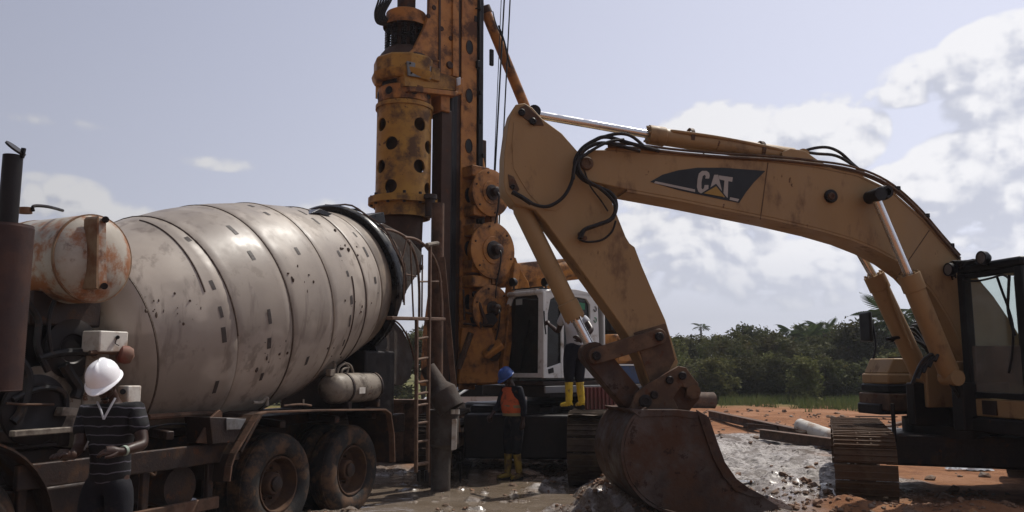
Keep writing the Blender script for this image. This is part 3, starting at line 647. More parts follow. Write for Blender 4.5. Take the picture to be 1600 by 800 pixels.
# upper frame
def ebox(name, a0, a1, b0, b1, z0, z1, mat, par=ex, bevel=.02):
    q = MB(); q.box(E((a0+a1)/2, (b0+b1)/2, (z0+z1)/2), (a1-a0, b1-b0, z1-z0), (Eh, En, UZ)); return q.build(name, mat, par, bevel=bevel)
ebox('upper_frame', -3.4, -.3, -1.55, .1, .98, 1.26, m_dark); ebox('cylinder_foot', -.5, .22, .09, .30, 1.0, 1.62, m_dark); ebox('cylinder_foot', -.5, .25, -.78, -.62, 1.0, 1.6, m_dark); ebox('side_deck', -3.4, .1, .12, 1.2, 1.0, 1.18, m_dark); ebox('side_deck', -3.4, .12, -2.15, -1.57, 1.1, 1.26, m_dark)
ebox('boom_foot_bracket', -1.0, .1, -.02, .06, 1.26, 1.9, m_cat); ebox('boom_foot_bracket', -1.0, .1, -.60, -.52, 1.26, 1.9, m_cat)
ebox('engine_hood', -3.5, -2.2, -2.1, 1.15, 1.2, 2.25, m_cat, bevel=.06); ebox('counterweight', -4.2, -3.52, -2.1, 1.15, 1.0, 2.15, m_cat, bevel=.15)
tb = ebox('tool_box', -1.5, .04, -2.12, -1.45, 1.56, 1.72, m_cat, bevel=.03)
q = MB(); q.prism([E(a, b, z) for a, b, z in ((.02, -2.08, 1.72), (-.10, -2.08, 1.95), (-1.5, -2.08, 1.95), (-1.5, -2.08, 1.72))], En*.6); q.build('tool_box_lid', m_cat, tb, bevel=.02)
q = MB(); q.prism([E(a, b, z) for a, b, z in ((-.3, -1.9, 1.952), (-1.4, -1.9, 1.952), (-1.4, -1.9, 1.98), (-.3, -1.9, 1.98))], En*.3); q.build('grip_plate', m_dark, tb)
ebox('recess_band', -1.4, .05, -2.13, -1.43, 1.43, 1.556, m_black, tb); ebox('step_skirt', -1.5, .08, -2.16, -1.40, 1.16, 1.42, m_catd, tb)
ebox('fuel_tank', -2.1, -.9, -1.5, -.75, 1.26, 2.15, m_beige, bevel=.06)
for k in range(3): ebox('hose_clamp_block', -.55-k*.12, -.50-k*.12+.1, -1.1, -.8, 1.75+k*.12, 1.84+k*.12, m_beige, bevel=.01)
# mirror on its post, right front
q = MB(); q.tube(spl([E(-.25, -2.05, 1.3), E(-.12, -2.05, 1.8), E(-.20, -2.05, 2.15), E(-.20, -2.1, 2.5)], 5), .018, 8); mp_ = q.build('mirror_post', m_black, ex)
q = MB(); q.box(E(-.15, -2.2, 2.46), (.06, .30, .48), (Eh, En, UZ)); q.build('mirror', m_black, mp_, bevel=.03)
q = MB(); q.tube([E(.35, -.95, .75), E(.35, -.95, 1.3)], .03, 8); q.build('step_leg', m_dark, ex)
# hoses round the boom foot
for k in range(6):
    q = MB(); o = -.62-.07*k
    q.tube(spl([B(1385+k*6, 530+k*3, o), B(1415+k*4, 528-k*5, o), B(1450+k*3, 545+k*7, o), B(1462+k*6, 590+k*6, o), B(1475+k*6, 635, o)], 5), .024, 7); q.build('hydraulic_hose', m_hose, ex)
for k in range(5):
    q = MB(); q.tube(spl([B(1425+k*9, 600-k*9, .12+.05*k), B(1445+k*8, 560-k*6, .2), B(1480, 555+k*8, .26), B(1500, 600+k*6, .2)], 5), .022, 7); q.build('hydraulic_hose', m_hose, ex)
# hoses and pipes along the boom
def hose(pts, off, r, name='hydraulic_hose', mat=None, par=None, n=5):
    q = MB(); q.tube(spl([B(*p[:2], off=(p[2] if len(p) > 2 else off)) for p in pts], n), r, 8); return q.build(name, mat or m_hose, par or ex)
hose([(1030, 236), (985, 224), (948, 214), (928, 220), (908, 234), (898, 256), (908, 278), (935, 292), (956, 303), (963, 322), (955, 342), (932, 352), (912, 360), (905, 374)], .06, .026)
hose([(1010, 232), (985, 212), (958, 210), (925, 222), (902, 244), (897, 262), (893, 285), (880, 308), (858, 322), (836, 320), (815, 308)], .06, .022)
hose([(1000, 236), (960, 226), (935, 224), (912, 236), (903, 258), (915, 280), (940, 296), (960, 318), (958, 340), (938, 350), (915, 358), (908, 372)], .10, .024)
hose([(905, 374), (918, 378), (940, 375), (956, 362), (962, 345)], .02, .014)
hose([(912, 262), (922, 290), (938, 312), (950, 330)], .02, .01)
hose([(896, 280), (900, 255), (920, 238), (950, 222), (975, 218)], .13, .02)
hose([(800, 300), (815, 308), (830, 318)], .04, .03)
for dy, of, rr in ((0, .02, .02), (-5, -.08, .017), (3, -.38, .02)):
    hose([(950, 228+dy), (1000, 232+dy), (1060, 239+dy), (1130, 245+dy), (1200, 249+dy), (1262, 255+dy), (1330, 265+dy), (1385, 287+dy), (1432, 326+dy), (1472, 372+dy), (1500, 404+dy)], of, rr, 'hydraulic_pipe', m_catd)
hose([(1205, 252), (1222, 238), (1245, 236), (1275, 240), (1305, 243), (1330, 256), (1350, 272)], -.15, .022)
hose([(1240, 246), (1262, 234), (1290, 230), (1312, 238), (1332, 256), (1356, 276)], -.25, .022)
hose([(1070, 240), (1090, 246), (1100, 240)], -.03, .012)
for p in ((990, 232), (1040, 238), (1145, 246), (1250, 255), (1395, 292), (1440, 334), (1478, 380)):
    q = MB(); q.box(B(p[0]-3, p[1]+6, -.2), (.05, .36, .06), (Eh, En, UZ)); q.build('hose_clamp', m_dark, boom, bevel=.006)
for p in ((914, 372), (906, 366)): q = MB(); q.cyl(B(*p, off=-.04), B(*p, off=.04), .03, seg=10); q.build('hose_fitting', m_rust, stick)
# ---- cab
cab = bpy.data.objects.new('operator_cab', None); COL.objects.link(cab); cab.parent = ex
cz0, cz1, b0, b1 = 1.20, 3.22, .16, 1.22
def cpart(name, a0, a1, bb0, bb1, z0, z1, mat, bev=.012): return ebox(name, a0, a1, bb0, bb1, z0, z1, mat, cab, bev)
cpart('cab_floor_panel', -1.75, .03, b0, b1, 1.19, 1.42, m_cat, .02)
cpart('tow_plate', .032, .05, .42, .66, 1.22, 1.40, m_chass, .004)
def post(a, b, w=.085, z0=1.42, z1=3.05): q = MB(); q.bar(E(a, b, z0), E(a, b, z1), w, w, En); return q.build('cab_post', m_black, cab, bevel=.012)
for a, b, w in ((0, b0+.05, .12), (0, b1-.04, .12), (-.85, b0+.05, .09), (-.85, b1-.04, .09), (-1.7, b0+.05, .12), (-1.7, b1-.04, .12)): post(a, b, w)
cpart('cab_roof', -1.82, .06, b0-.02, b1+.02, 3.05, 3.17, m_black, .04)
cpart('sill', -.04, .035, b0+.1, b1-.1, 1.425, 1.50, m_black); cpart('header_rail', -.04, .035, b0+.1, b1-.1, 2.98, 3.05, m_black)
cpart('windscreen', -.006, .0, b0+.1, b1-.1, 2.08, 2.98, m_glassc, 0); cpart('lower_windscreen', .004, .010, b0+.1, b1-.1, 1.50, 2.09, m_glasslow, 0)
cpart('side_window', -.80, -.06, b0+.045, b0+.051, 2.1, 3.03, m_glassc, 0); cpart('side_window', -1.64, -.9, b0+.045, b0+.051, 2.1, 3.03, m_glassc, 0)
cpart('side_window', -.80, -.06, b1-.051, b1-.045, 1.5, 3.03, m_glassc, 0); cpart('side_panel', -1.75, -.06, b0+.02, b0+.05, 1.42, 2.1, m_black, .004); cpart('door_panel', -1.64, -.06, b1-.05, b1-.02, 1.42, 1.6, m_cat, .004)
cpart('rear_window', -1.70, -1.694, b0+.1, b1-.1, 1.9, 3.03, m_glassc, 0)
# seat and console seen through the screen
cpart('seat', -1.25, -.75, .45, .95, 1.42, 1.85, m_black, .06); cpart('seat_back', -1.35, -1.22, .47, .93, 1.8, 2.55, m_black, .05)
# lights, wiper, cables on the roof front
for b in (b0-.02, .74):
    q = MB(); c = E(.12, b, 3.20 if b > .5 else 3.12); q.lathe(c-Eh*.06, Eh, [(0, 0), (0, .05), (.05, .085), (.12, .09), (.12, .075), (.10, .06), (.10, 0)], 20); lt = q.build('work_light', m_black, cab)
    q = MB(); q.cyl(c+Eh*.045, c+Eh*.055, .072, seg=20); q.build('light_lens', m_grey, cab)
    q = MB(); q.bar(c-UZ*.1-Eh*.03, c-Eh*.03, .04, .02, En); q.build('light_bracket', m_black, cab)
q = MB(); q.tube(spl([E(.06, .26, 2.97), E(.07, .5, 2.93), E(.07, .75, 2.94), E(.07, .95, 2.96), E(.06, 1.05, 2.9)], 5), .014, 7); q.build('cable', m_hose, cab)
q = MB(); q.tube(spl([E(.06, .85, 2.95), E(.07, .93, 2.75), E(.07, 1.0, 2.55), E(.06, 1.04, 2.3), E(.06, 1.0, 2.0), E(.06, .92, 1.75)], 5), .016, 7); q.tube(spl([E(.06, 1.05, 2.95), E(.07, 1.02, 2.7), E(.07, 1.0, 2.5), E(.06, 1.06, 2.2)], 5), .018, 7); q.build('wiper', m_black, cab)
q = MB()
for k in range(5): q.tube(spl([E(.0, .0+.06*k, 3.0+.02*k), E(.1, .1+.07*k, 3.22-.01*k), E(.05, .3+.08*k, 3.2)], 4), .014, 6)
q.build('cable', m_hose, cab)
q = MB(); q.bar(E(.05, .0, 3.17), E(.02, .50, 3.19), .12, .07, UZ); q.build('light_bar', m_black, cab, bevel=.01)
# ================================================================ concrete mixer truck
Tu = V((-.423, -.906, 0)).normalized(); Tn = V((.906, -.423, 0)).normalized(); TC = V((-2.57, 9.38, 0))-Tn*1.2
def T(s, l, z): return TC+Tu*s+Tn*l+UZ*z
def TP(px, py, l): return Q(px, py, T(0, l, 0), Tn)
tr = thing('concrete_mixer_truck', T(0, 0, 0), 'muddy concrete mixer truck with a stained cream drum and black rear shroud', 'mixer truck')
def tbox(name, s0, s1, l0, l1, z0, z1, mat, par=tr, bevel=.012):
    q = MB(); q.box(T((s0+s1)/2, (l0+l1)/2, (z0+z1)/2), (s1-s0, l1-l0, z1-z0), (Tu, Tn, UZ)); return q.build(name, mat, par, bevel=bevel)
def tplate(name, pts, l, th, mat, par=tr, bevel=.006):
    q = MB(); q.prism([TP(*p, l) for p in pts], -Tn*th); return q.build(name, mat, par, bevel=bevel)
def ttube(name, pts, l, r, mat, par=tr, n=5, seg=8, smooth=True):
    ps = [TP(p[0], p[1], p[2] if len(p) > 2 else l) for p in pts]
    q = MB(); q.tube(spl(ps, n) if smooth and len(ps) > 2 else ps, r, seg); return q.build(name, mat, par)
# drum
tau = R(14); Da = (-Tu*math.cos(tau)+UZ*math.sin(tau)); D0 = T(1.95, 0, 1.975); Dx = Tn; Dy = Da.cross(Dx).normalized()
if Dy.z < 0: Dy = -Dy
rp = [(0, .60), (.06, .82), (.28, 1.02), (.7, 1.15), (1.15, 1.245), (1.6, 1.30), (2.1, 1.32), (2.75, 1.29), (3.6, 1.18), (4.45, 1.04), (4.75, 1.00), (5.65, .80)]
def rad(t):
    for (a, ra), (b, rb) in zip(rp, rp[1:]):
        if t <= b: return ra+(rb-ra)*(t-a)/(b-a)
    return rp[-1][1]
bd = [0, .30, 1.15, 1.95, 2.75, 3.6, 4.10, 4.47]
drum = None
for i, (a, b) in enumerate(zip(bd, bd[1:])):
    prof = [(a, rad(a)-.03), (a+.006, rad(a)-.004)]+[(a+.012+(b-a-.024)*k/8, rad(a+(b-a)*k/8)) for k in range(9)]+[(b-.006, rad(b)-.004), (b, rad(b)-.03)]
    if i == 0: prof = [(-.02, 0), (-.02, .3)]+prof
    q = MB(); q.lathe(D0, Da, prof, 96)
    o = q.build('drum' if i == 0 else 'drum_section', m_drumd if i == 6 else m_drum, tr if i == 0 else drum, angle=50)
    if i == 0: drum = o
for t in (.30, 1.95, 2.75, 3.6):
    q = MB(); q.lathe(D0, Da, [(t-.012, rad(t)-.02), (t-.008, rad(t)+.008), (t+.008, rad(t)+.008), (t+.012, rad(t)-.02)], 96); q.build('weld_seam', m_seam if t != 2.75 else m_drumd, drum)
# spiral seam that fades out part way round
def dpt(t, ph, dr=0): r = rad(t)+dr; return D0+Da*t+Dx*(math.cos(ph)*r)+Dy*(math.sin(ph)*r)
for t0, k_, p0, p1 in ((1.15, .0, -5, 150), (.9, .12, 20, 80), (3.2, .1, -40, 10)):
    q = MB(); q.tube([dpt(t0+k_*(i/24), R(p0+(p1-p0)*i/24), .003) for i in range(25)], .010, 5); q.build('weld_seam', m_seam, drum)
# worn stamped marks running round the drum over the blade bolts
pm = MB(); n = 5
for k in range(n):
    a0, a1 = [(-.075+.15*(k+j)/n) for j in (0, 1)]
    pm.b.faces.new([pm.b.verts.new(V((x, a, 1.25*math.cos(a/1.25)-1.25))) for x, a in ((-.024, a0), (.024, a0), (.024, a1), (-.024, a1))])
bmesh.ops.remove_doubles(pm.b, verts=pm.b.verts[:], dist=1e-5); pme = mesh_of(pm, 'worn_mark', m_patch)
for t0, sl_, st in ((1.0, .10, 13), (1.62, .10, 15), (2.35, .12, 14), (3.2, .10, 13), (3.9, .06, 17)):
    ph = -30
    while ph < 150:
        if random.random() < .64:
            t = t0+sl_*R(ph)+random.uniform(-.03, .03); p = dpt(t, R(ph), .004)
            nr = (Dx*math.cos(R(ph))+Dy*math.sin(R(ph))); slope = (rad(t+.05)-rad(t-.05))/.1; nn = (nr-Da*slope).normalized(); tg = (-Dx*math.sin(R(ph))+Dy*math.cos(R(ph)))
            inst('worn_mark', pme, drum, p, rot_from(tg.cross(nn), tg, nn), (random.uniform(.7, 1.2), random.uniform(.5, 1.1), 1))
        ph += st*random.uniform(.8, 1.25)
# concrete splashes
sp_ = MB()
for cx, cy, nn_ in ((240, 480, 16), (285, 490, 18), (470, 440, 14), (520, 560, 16), (435, 535, 10), (540, 380, 18), (560, 480, 16), (420, 560, 12)):
    for k in range(nn_//2+1):
        # intersect pixel ray with the drum by walking
        d = ray(cx+random.gauss(0, 11), cy+random.gauss(0, 12)); t = 6.0
        while t < 14:
            p = CAM+d*t; w_ = p-D0; tt = w_.dot(Da); rr = (w_-Da*tt).length
            if 0 < tt < 4.4 and rr < rad(tt)+.002: sp_.ball(p, random.uniform(.004, .02), 1, (random.uniform(.5, 1.6), 1, random.uniform(.5, 2.2))); break
            t += .01
o = sp_.build('cement_splash', m_seam, drum); o['kind'] = 'stuff'
# black shroud and rings at the rear
m_hood = MAT('black_shroud', (.010, .010, .014), .28, dirt=(.10, .08, .065), damt=.25, dscale=2.4, bump=.05)
q = MB(); q.lathe(D0, Da, [(4.44, 1.02), (4.44, 1.13), (4.48, 1.15), (4.55, 1.14), (4.57, 1.06)], 96); q.build('shroud_lip', m_hood, tr)
q = MB(); q.lathe(D0, Da, [(4.55, 1.08), (4.74, 1.04), (4.76, .98)], 96); q.build('shroud', m_hood, tr)
q = MB(); q.lathe(D0, Da, [(4.76, .95), (4.78, 1.00), (4.83, 1.00), (4.85, .94)], 96); q.build('roller_ring', m_drumd, tr)
q = MB(); q.lathe(D0, Da, [(4.84, .95), (4.95, .92), (5.1, .82), (5.3, .72), (5.32, .5)], 96); q.build('drum_neck', m_dark, tr)
for k in range(7): q = MB(); t_ = 4.62+.1*k; q.tube([dpt(4.4, R(a), 0)+Da*(t_-4.4)+(Dx*math.cos(R(a))+Dy*math.sin(R(a)))*(.10-.06*k+.02*math.sin(a*.2+k)) for a in range(-20, 100, 6)], .014, 5); q.build('shroud_cable', m_hose if k % 2 else m_hoop, tr)
tplate('tarpaulin_flap', [(542, 345), (560, 339), (600, 331), (603, 348), (575, 352), (548, 352)], .1, .5, m_hood, bevel=.01)
tplate('shroud_bracket', [(484, 334), (500, 326), (520, 334), (512, 338), (498, 333)], .6, .3, m_hood)
# rear pedestal, hopper, chute
tbox('rear_pedestal', -2.95, -2.2, -.75, .75, 1.12, 2.05, m_dark, bevel=.03); tplate('pedestal_frame', [(575, 500), (608, 498), (612, 560), (606, 640), (560, 640)], .3, .7, m_dark)
for l in (-.55, .55): q = MB(); q.cyl(T(-2.75, l-.08, 2.16), T(-2.75, l+.08, 2.16), .16, seg=24); q.build('support_roller', m_dark, tr)
tplate('loading_hopper', [(574, 352), (600, 349), (636, 368), (660, 396), (650, 432), (612, 492), (606, 503), (592, 470), (596, 420), (588, 380)], .35, .75, m_conc, bevel=.015)
tplate('hopper_lever', [(612, 384), (617, 383), (620, 392), (617, 410), (618, 424), (611, 424), (609, 400)], .5, .03, m_beige, bevel=.004)
tplate('hopper_bracket', [(616, 425), (634, 424), (646, 434), (640, 438), (632, 436), (626, 458), (620, 458), (619, 440)], .55, .04, m_beige, bevel=.004)
tplate('discharge_chute', [(606, 506), (618, 503), (630, 516), (641, 540), (646, 562), (642, 590), (630, 602), (608, 603), (590, 592), (583, 570), (590, 540)], .55, .35, m_conc, bevel=.02)
ttube('chute_rim', [(606, 505), (618, 502), (631, 516), (642, 540), (647, 562)], .56, .014, m_rust)
# guard hoops, platform, ladder
for pts, l in (([(592, 358), (612, 360), (632, 370), (645, 390), (652, 415), (655, 450), (655, 497)], .72), ([(632, 371), (650, 374), (668, 388), (681, 410), (688, 440), (690, 497)], 1.12)):
    ttube('guard_hoop', pts, l, .022, m_hoop)
ttube('guard_hoop', [(560, 352), (580, 352), (600, 362), (612, 380), (620, 400)], .1, .03, m_hoop)
q = MB(); q.bar(TP(608, 497, 1.1), TP(692, 499, 1.1), .05, .11, Tn); q.build('platform_beam', m_hoop, tr, bevel=.01)
q = MB(); q.bar(TP(608, 497, .4), TP(692, 499, .6), .05, .11, Tn); q.build('platform_beam', m_hoop, tr, bevel=.01)
for a, b, l in (((655, 440), (690, 440), 1.0), ((636, 372), (620, 440), .8), ((641, 378), (646, 497), .9), ((660, 398), (659, 497), .95), ((615, 425), (650, 432), .7), ((606, 440), (606, 500), .6)):
    q = MB(); q.tube([TP(*a, l), TP(*b, l)], .014, 7); q.build('guard_rail', m_hoop, tr)
LL = 1.14
lad = None
for a, b in (((651, 500), (650, 738)), ((672, 384), (668, 738))):
    q = MB(); q.bar(TP(*a, LL), TP(*b, LL), .04, .05, Tn); o = q.build('ladder' if lad is None else 'ladder_rail', m_hoop, tr if lad is None else lad, bevel=.006); lad = lad or o
for y in (528, 560, 596, 614, 632, 660, 689, 724):
    q = MB(); q.tube([TP(651, y+2, LL), TP(668, y-1, LL)], .019 if y < 700 else .028, 8); q.build('ladder_rung', m_hoop, lad)
q = MB(); q.tube([TP(667, 383, LL), TP(684, 380, LL)], .035, 8); q.build('ladder_cap', m_beige, lad)
for x in (654, 666): q = MB(); q.tube([TP(x, 735, LL), TP(x, 752, LL)], .028, 8); q.build('ladder_foot', m_dark, lad)
# chassis
for l in (-.42, .42): tbox('chassis_rail', -3.7, 4.8, l-.045, l+.045, .82, 1.10, m_chass, bevel=.02)
for s in (-3.2, -1.9, -.65, .9, 2.2, 3.2): tbox('cross_member', s-.06, s+.06, -.37, .37, .86, 1.04, m_chass)
tbox('drum_subframe', -2.4, 2.3, -.6, .6, 1.112, 1.24, m_chass, bevel=.02)
for s in (-2.0, -1.2, -.2, .6, 1.4): q = MB(); q.bar(T(s, .62, 1.2), T(s+.15, 1.15, 1.18), .08, .08, UZ); q.build('outrigger_bracket', m_chass, tr, bevel=.01)
def rail_part(name, pts, l, w, h, mat):
    q = MB(); q.bar(TP(*pts[0], l), TP(*pts[1], l), w, h, Tn); return q.build(name, mat, tr, bevel=.008)
sr = tbox('side_rail', .62, 3.05, 1.10, 1.16, .86, 1.06, m_chass)
tbox('side_rail', .85, 3.0, 1.08, 1.13, .40, .52, m_rust); tbox('deck_edge', .6, 3.3, .5, .58, 1.12, 1.16, m_chass)
for s in (.95, 1.75, 2.95): tbox('side_rail_post', s-.04, s+.04, 1.04, 1.095, .45, 1.0, m_chass)
ttube('deck_pipe', [(232, 652), (290, 648), (345, 645)], .9, .03, m_rust); ttube('deck_pipe', [(232, 668), (280, 662), (330, 672)], .95, .012, m_hose)
# fender over the rear wheels
fp = [(353, 752), (356, 728), (362, 710), (374, 690), (392, 660), (400, 648), (412, 644), (500, 641), (598, 640), (606, 646), (611, 680), (612, 722)]
q = MB(); pp = [TP(*p, 1.28) for p in fp]; q.strip(pp, -Tn*.66, [UZ*-.012]*len(pp)); q.build('rear_fender', m_chass, tr, smooth=False)
q = MB()
for a, b in zip(pp[:-1], pp[1:]): q.bar(a+Tn*.012, b+Tn*.012, .022, .085, Tn)
q.build('fender_edge', m_rust, tr, bevel=.004)
tplate('step_box', [(328, 652), (386, 653), (376, 672), (366, 692), (332, 694)], 1.27, .35, m_chass, bevel=.008)
tplate('step_plate', [(354, 653), (385, 655), (376, 671), (354, 672)], 1.285, .01, m_grey)
q = MB(); q.bar(TP(372, 706, 1.29), TP(404, 648, 1.29), .03, .09, Tn); q.build('fender_stay', m_chass, tr, bevel=.006)
tplate('front_gusset', [(308, 692), (330, 652), (344, 640), (348, 650), (330, 694)], 1.2, .03, m_rust)
# deck of the fender with tools and brackets on it
ttube('hook_bracket', [(395, 629), (408, 629), (417, 622), (417, 634)], 1.0, .02, m_beige)
ttube('lever', [(443, 634), (470, 632), (486, 634)], 1.05, .014, m_rust); ttube('lever', [(474, 634), (474, 624)], 1.05, .012, m_beige)
# air tank on the fender
a_, b_ = TP(508, 608, .93), TP(587, 604, .93); d_ = (b_-a_); Lk = d_.length
q = MB(); q.lathe(a_, d_, [(-.0, 0), (.01, .09), (.05, .155), (.12, .19), (.14, .195), (Lk-.14, .195), (Lk-.12, .19), (Lk-.05, .155), (Lk, 0)], 32); at_ = q.build('air_tank', m_beige, tr)
for f in (.30, .88): q = MB(); q.lathe(a_+d_*f, d_, [(0, .196), (0, .206), (.035, .206), (.035, .196)], 32); q.build('tank_strap', m_chass, at_)
for f in (.30, .88): q = MB(); q.box(a_+d_*f-UZ*.22, (.07, .3, .1), (Tu, Tn, UZ)); q.build('tank_bracket', m_chass, tr, bevel=.01)
q = MB(); q.box(TP(516, 582, .95), (.09, .08, .09), (Tu, Tn, UZ)); q.build('valve_block', m_beige, tr, bevel=.008)
for k, pts in enumerate(([(522, 588), (523, 570), (521, 566)], [(526, 588), (530, 574), (540, 568), (548, 572), (552, 584)], [(532, 590), (535, 578), (545, 574)], [(540, 588), (544, 574), (538, 566)])):
    ttube('air_pipe', pts, .94, .016 if k else .02, m_beige)
q = MB(); q.box(TP(566, 610, 1.13), (.13, .01, .08), (Tu, Tn, UZ)); q.build('tank_plate', m_pipe, at_)
# air tank slung under the rail
a_, b_ = T(2.85, .85, .66), T(2.05, .85, .66); d_ = b_-a_; Lk = d_.length
q = MB(); q.lathe(a_, d_, [(0, 0), (.02, .1), (.07, .15), (Lk-.07, .15), (Lk-.02, .1), (Lk, 0)], 28); lt_ = q.build('air_tank', m_catd, tr)
ttube('air_pipe', [(218, 745), (222, 732), (240, 742), (242, 736)], 1.0, .014, m_rust)
# wheels
def make_wheel(c, axis, dual=True, r=.555, par=tr):
    ax = V(axis).normalized(); prof = [(.10, .31), (.145, .34), (.165, .42), (.155, .49), (.125, .535), (.10, .553), (-.10, .553), (-.125, .535), (-.155, .49), (-.165, .42), (-.145, .34), (-.10, .31)]
    q = MB(); q.lathe(c, ax, prof, 56, closed=True)
    if dual: q.lathe(c-ax*.36, ax, prof, 56, closed=True)
    ty = q.build('wheel', m_rubber, par, angle=50)
    x, y, _ = basis(ax); q = MB()
    for off in ([.06, 0, -.06] if not dual else [.06, 0, -.06, -.30, -.36, -.42]):
        q.lathe(c+ax*off, ax, [(-.022, .551), (-.020, .562), (.020, .562), (.022, .551)], 56)
    o = q.build('tread', m_rubber, ty); o['kind'] = 'stuff'
    q = MB(); q.lathe(c, ax, [(.10, .312), (.135, .305), (.13, .29), (.05, .275), (-.03, .25), (-.05, .21), (-.05, .13), (.06, .125), (.08, .11), (.09, .0)] if dual else [(.10, .312), (.13, .305), (.12, .29), (.04, .26), (.09, .19), (.12, .12), (.16, .1), (.17, 0)], 40); rm = q.build('rim', m_rim, ty)
    q = MB()
    for k in range(10):
        a = 6.2832*k/10; p = c+(x*math.cos(a)+y*math.sin(a))*(.17)-ax*.05; q.cyl(p, p+ax*(.05 if dual else .17), .016, seg=6)
    o = q.build('wheel_nut', m_rim, rm); o['kind'] = 'stuff'
    q = MB(); q.lathe(c, ax, [(.085, .0), (.086, .085), (.11, .08), (.125, .05), (.125, 0)], 24); q.build('hub_cap', m_chass, ty) if dual else q.b.free()
for s in (.0, -1.37):
    make_wheel(T(s, 1.04, .53), Tn); make_wheel(T(s, -1.04, .53), -Tn)
    q = MB(); q.cyl(T(s, -.7, .53), T(s, .7, .53), .09, seg=16); q.ball(T(s, 0, .53), .24, 2); q.build('axle', m_chass, tr)
make_wheel(T(3.55, 1.02, .53), Tn, False); make_wheel(T(3.55, -1.02, .53), -Tn, False)
q = MB(); q.strip([T(3.55+.78*math.cos(R(a)), 1.24, .53+.78*math.sin(R(a))) for a in range(10, 171, 10)], -Tn*.5, UZ*-.02); q.build('front_fender', m_chass, tr)
# cab of the lorry, just past the left edge of the view
tbox('lorry_cab', 4.15, 5.9, -1.2, 1.2, 1.0, 3.0, m_white, bevel=.1); tbox('cab_window', 4.7, 5.5, 1.19, 1.205, 2.0, 2.75, m_glassd, bevel=.0); tbox('cab_windscreen', 5.89, 5.905, -1.0, 1.0, 1.9, 2.8, m_glassd, bevel=0); tbox('bumper', 5.85, 6.05, -1.2, 1.2, .55, .98, m_chass, bevel=.04)
# water tank across the frame
a_ = TP(147, 404, 1.02); r_ = .395
q = MB(); prof = [(-.14, 0), (-.135, .10), (-.115, .20), (-.08, .29), (-.04, .35), (.0, r_-.004), (.02, r_), (2.0, r_), (2.04, .35), (2.12, 0)]; q.lathe(a_, -Tn, prof, 56); wt = q.build('water_tank', m_tank, tr, angle=50)
for t_, w_ in ((.01, .014), (.75, .02)): q = MB(); q.lathe(a_, -Tn, [(t_-w_, r_-.01), (t_-w_, r_+.005), (t_+w_, r_+.005), (t_+w_, r_-.01)], 56); q.build('rust_band', m_tankc, wt)
def cpx(px, py, off): return Q(px, py, a_+Tn*off, Tn)
q = MB(); q.prism([cpx(152, 341, .24), cpx(155, 337, .24), cpx(154, 452, .24), cpx(150, 450, .24)], -Tn*.17); q.build('end_bracket', m_tankc, wt, bevel=.003)
q = MB(); q.prism([cpx(154, 340, .20), cpx(166, 342, .20), cpx(167, 450, .20), cpx(154, 452, .20)], -Tn*.02); q.build('end_bracket', m_tank, wt, bevel=.003)
for p in ((165, 343), (163, 447)): q = MB(); q.cyl(cpx(*p, .18), cpx(*p, .26), .03, seg=10); q.build('bracket_bolt', m_dark, wt)
ttube('vent_pipe', [(52, 330, 1.0), (53, 322, 1.0), (75, 323, .9), (98, 329, .7)], 1, .014, m_dark); q = MB(); q.cyl(TP(40, 334, .95), TP(40, 324, .95), .05, seg=12); q.build('filler_cap', m_tankc, wt)
for t_ in (.35, 1.6): q = MB(); q.box(a_-Tn*t_-UZ*.45, (.7, .1, .3), (Tu, Tn, UZ)); q.build('tank_saddle', m_chass, tr, bevel=.02)
# exhaust stack
ep = TP(1, 480, 1.25); zt = P(4, 352, ep.y).z; zb = P(4, 612, ep.y).z; zp = P(14, 243, ep.y).z; eb = V((ep.x, ep.y, 0))
m_exh = MAT('rusty_heat_shield', (.075, .045, .042), .55, .4, tint=(.14, .07, .05), amt=.8, scale=3, rust=.3)
prof = [(zb, 0), (zb, .17)]; k = 0; z = zb+.01
while z < zt-.02: prof += [(z, .190), (z+.008, .186)]; z += .016
prof += [(zt, .185), (zt, .1)]
q = MB(); q.lathe(eb, UZ, prof, 40); q.build('exhaust_silencer', m_exh, tr, angle=60)
q = MB(); q.lathe(eb, UZ, [(zt-.05, .07), (zt, .072), (zp, .072), (zp, .062), (zp-.4, .06)], 28); q.build('exhaust_pipe', m_dark, tr)
q = MB(); q.cyl(V((ep.x+.01, ep.y, zp+.05)), V((ep.x+.02, ep.y, zp+.062)), .085, seg=24); q.bar(V((ep.x+.07, ep.y, zp-.02)), V((ep.x+.08, ep.y, zp+.06)), .03, .02); q.build('rain_flap', m_dark, tr)
# machinery between cab and drum
q = MB(); q.lathe(T(1.86, 0, 1.98), Tu*math.cos(tau)-UZ*math.sin(tau), [(0, .5), (.1, .5), (.12, .38), (.45, .36), (.5, .25), (.75, .22), (.75, 0)], 32); q.build('drum_gearbox', m_dark, tr)
tbox('front_pedestal', 1.95, 2.2, -.75, .75, 1.1, 2.0, m_beige, bevel=.02); tbox('hydraulic_motor_block', 2.35, 3.15, -.6, .55, 1.35, 2.25, m_dark, bevel=.05)
tplate('pedestal_plate', [(22, 585), (58, 572), (105, 570), (133, 600), (135, 668), (30, 676)], .72, .04, m_beige)
disc('cutout_ring', TP(52, 640, .73), Tn, .30, .05, m_dark, tr, 40); disc('flywheel_cover', TP(108, 545, .68), Tn, .27, .06, m_dark, tr, 40)
tplate('guard_plate', [(82, 478), (116, 474), (118, 507), (80, 509)], .70, .02, m_beige)
q = MB(); q.bar(TP(18, 678, .92), TP(135, 669, .92), .05, .075, Tn); q.build('platform_rail', m_beige, tr, bevel=.008)
tplate('tool_locker', [(100, 636), (125, 638), (125, 650), (95, 650)], .9, .1, m_beige)
